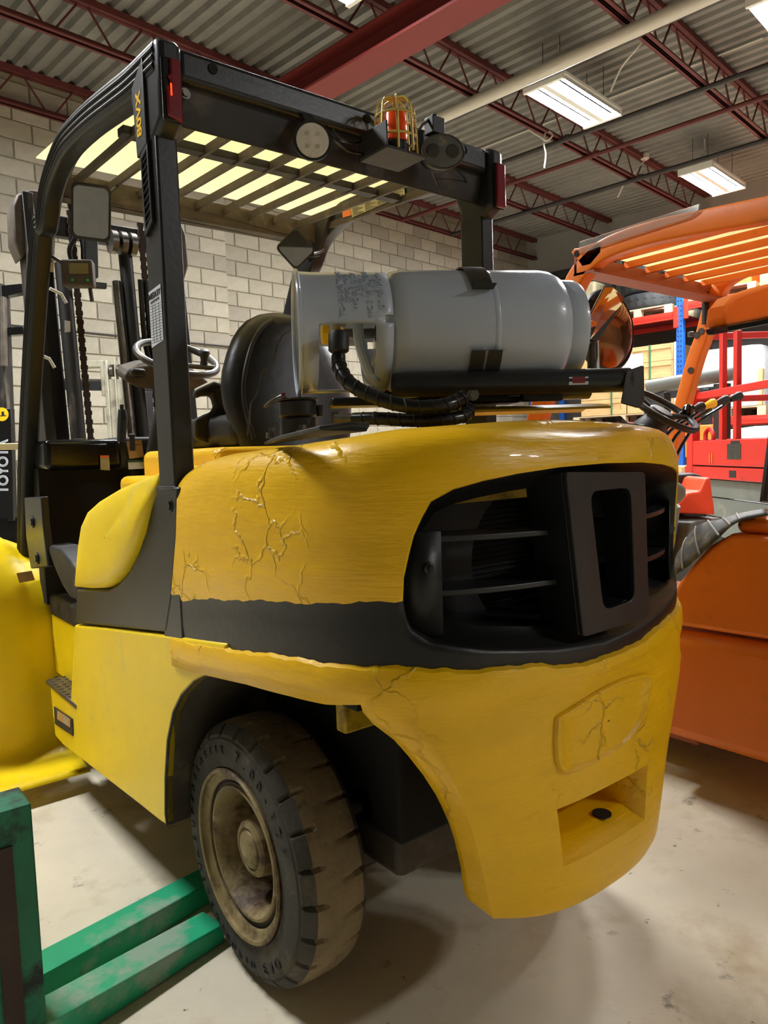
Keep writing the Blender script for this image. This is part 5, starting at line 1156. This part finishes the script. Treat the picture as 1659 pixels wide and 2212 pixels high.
# ================================================================ LEFT BACKGROUND
BF = thing('black_mast','tall black forklift mast with white outlined lettering at the left edge','mast',V3((-0.193,5.055,1.374))*Vector((1,1,0)))
def slab(p0,p1,p2,p3,th,nm,m,par,bev=.004): return MB().prism([V3(p0),V3(p1),V3(p2),V3(p3)],V3(th)).build(nm,m,par,bevel=bev)
fw_ = Vector((.62,.785,0)).normalized()
fp_ = slab((-0.323,5.199,1.783),(-0.101,5.023,1.773),(-0.147,4.975,0.945),(-0.385,5.164,0.955),fw_*.06,'mast_cover','black_gloss',BF)
text('TOYOTA',.105,V3((-0.174,5.037,1.346))-fw_*.003,V3((-0.146,5.052,1.714))-V3((-0.17,5.037,1.373)),V3((-0.3,5.14,1.379))-V3((-0.14,5.012,1.372)),'label_white',fp_,sx=.92,bold=.003)
text('TOYOTA',.105,V3((-0.174,5.037,1.346))-fw_*.005,V3((-0.146,5.052,1.714))-V3((-0.17,5.037,1.373)),V3((-0.3,5.14,1.379))-V3((-0.14,5.012,1.372)),'black_gloss',fp_,sx=.92,bold=-.004)
q = V3((-0.155,5.061,1.731))-fw_*.003; sd = MB().disc(q,fw_,.05,.003,28).build('warning_sticker','decal_yellow',fp_)
r_ = Vector((.785,-.62,0)); MB().prism([q-fw_*.003+r_*x+Vector((0,0,z)) for x,z in ((-.03,-.008),(.0,-.008),(.0,.02),(.02,.02),(.02,-.008),(.035,-.008),(.035,-.014),(-.03,-.014))],fw_*.001).build('pictogram','ink',sd,smooth=0)
slab((-0.179,5.309,2.724),(-0.06,5.214,2.719),(-0.104,5.152,1.772),(-0.25,5.269,1.778),fw_*.12,'mast_post','mast',BF)
slab((-0.099,5.243,2.7),(0.06,5.119,2.714),(0.055,5.116,2.645),(-0.106,5.24,2.61),fw_*.08,'mast_tie','black_gloss',BF)
slab((-0.068,5.187,2.386),(0.042,5.101,2.395),(0.037,5.098,2.333),(-0.072,5.185,2.33),fw_*.08,'mast_tie','black_gloss',BF)
slab((-0.089,5.162,2.611),(-0.068,5.145,2.61),(-0.101,5.119,2.095),(-0.128,5.141,2.096),fw_*.05,'ram','mast_worn',BF)
q = V3((-0.273,5.102,0.967)); MB().bx((q.x-.15,q.y-.1,.001),(q.x+.16,q.y+.2,q.z)).build('mast_foot','black_gloss',BF)
MB().bx((q.x-.1,q.y-.6,.30),(q.x+.3,q.y+.0,.55)).build('grey_fork','steel_dark',BF)
RF = thing('red_frame','orange red steel frame standing against the block wall at the left','frame',BM@Vector((1.3,7.2,0)))
for a,b,w in (((0.743,8.608,3.335),(0.733,8.579,2.977),.07),((0.546,8.699,2.702),(0.838,8.459,2.614),.09),((0.845,8.463,2.706),(1.507,7.922,2.542),.06)): MB().bar(a,b,w,.06).build('frame_bar','orange_red',RF,bevel=.004)
MB().tube(cr([(0.744,8.562,2.889),(0.713,8.579,2.82),(0.725,8.563,2.76),(0.783,8.515,2.736),(0.846,8.464,2.722)],5),.04,8).build('curved_bar','orange_red',RF)
q1 = V3((0.733,8.579,2.977)); q2 = V3((0.713,8.579,2.82)); MB().bar(q1,(q1.x,q1.y,0.0),.07,.06).build('frame_post','orange_red',RF); q3 = V3((1.482,7.942,2.543)); MB().bar(q3,(q3.x,q3.y,0),.06,.05).build('frame_post','orange_red',RF)
GP = thing('grey_pulley_mast','pale grey double pulley mast standing behind the yellow forklift dashboard','mast',V3((0.927,5.743,1.761))*Vector((1,1,0)))
ro = Vector((.785,-.62,0))
base_ = V3((0.858,5.85,2.273)); zt = base_.z
def gp(x0,x1,z0,z1,nm,m='grey_cast',d0=0,d1=.1): 
    b = Vector((base_.x,base_.y,0)); mb = MB(); mb.add([b+ro*x+fw_*y+Vector((0,0,z)) for x in (x0,x1) for y in (d0,d1) for z in (z0,z1)],[(0,1,3,2),(4,6,7,5),(0,4,5,1),(2,3,7,6),(0,2,6,4),(1,5,7,3)]); return mb.build(nm,m,GP,bevel=.006)
gp(.0,.035,.001,zt,'cheek_plate'); gp(.095,.105,.001,zt,'cheek_plate'); gp(.165,.215,.001,zt,'cheek_plate')
gp(.035,.095,.001,zt-.17,'web_plate',d0=.02); gp(.105,.165,.001,zt-.17,'web_plate',d0=.02); gp(-.03,.0,zt-.32,zt-.05,'side_lug'); gp(-.17,.02,zt-.06,zt,'top_arm')
for x in (.065,.135): MB().disc(Vector((base_.x,base_.y,zt-.09))+ro*x+fw_*.05,ro,.055,.03,24).build('pulley','steel',GP)
gp(-.04,.30,.001,.25,'foot_box')
ov = MB().disc(Vector((base_.x,base_.y,1.42))+ro*.02-fw_*.003,fw_,.03,.004,24)
for v in ov.v: v.z = 1.42+(v.z-1.42)*2.1
ov = ov.build('oval_badge','label_white',GP)
BR = thing('black_rail','dark steel rail lying level behind the grey pulley mast','rail',V3((0.926,6.548,2.126))*Vector((1,1,0)))
MB().bar((0.569,6.832,2.131),(1.423,6.15,2.078),.03,.09).build('rail_bar','black_satin',BR); MB().bar((0.573,6.834,2.186),(1.426,6.152,2.127),.03,.03).build('rail_bar','steel',BR)
for p in (V3((0.605,6.803,2.13)),V3((1.387,6.179,2.079))): MB().bar((p.x,p.y,0),(p.x,p.y,p.z-.05),.06,.06).build('rail_leg','black_satin',BR)
OB = MB().bx((4.22,7.58,2.73),(4.55,7.70,2.84)).build('wood_board','wood',M=BM,bevel=.004); tag(OB,'short orange brown wooden board fixed to the block wall behind the seat','board')
# hanging cable loop on the roof steel
q = BM@Vector((6.42,4.15,5.115)); rr0 = Vector((.784,-.62,0))
o = MB().tube(cr([q+rr0*x+Vector((0,-.07 if k in (1,2,3) else 0,z)) for k,(x,z) in enumerate(((-.17,.02),(-.10,-.08),(-.02,-.13),(.05,-.06),(.03,.0),(.0,-.14),(.02,-.26),(.0,-.42)))],5),.010,6).build('cable_loop','conduit'); tag(o,'white cable tied in a loop hanging from a roof joist','cable')
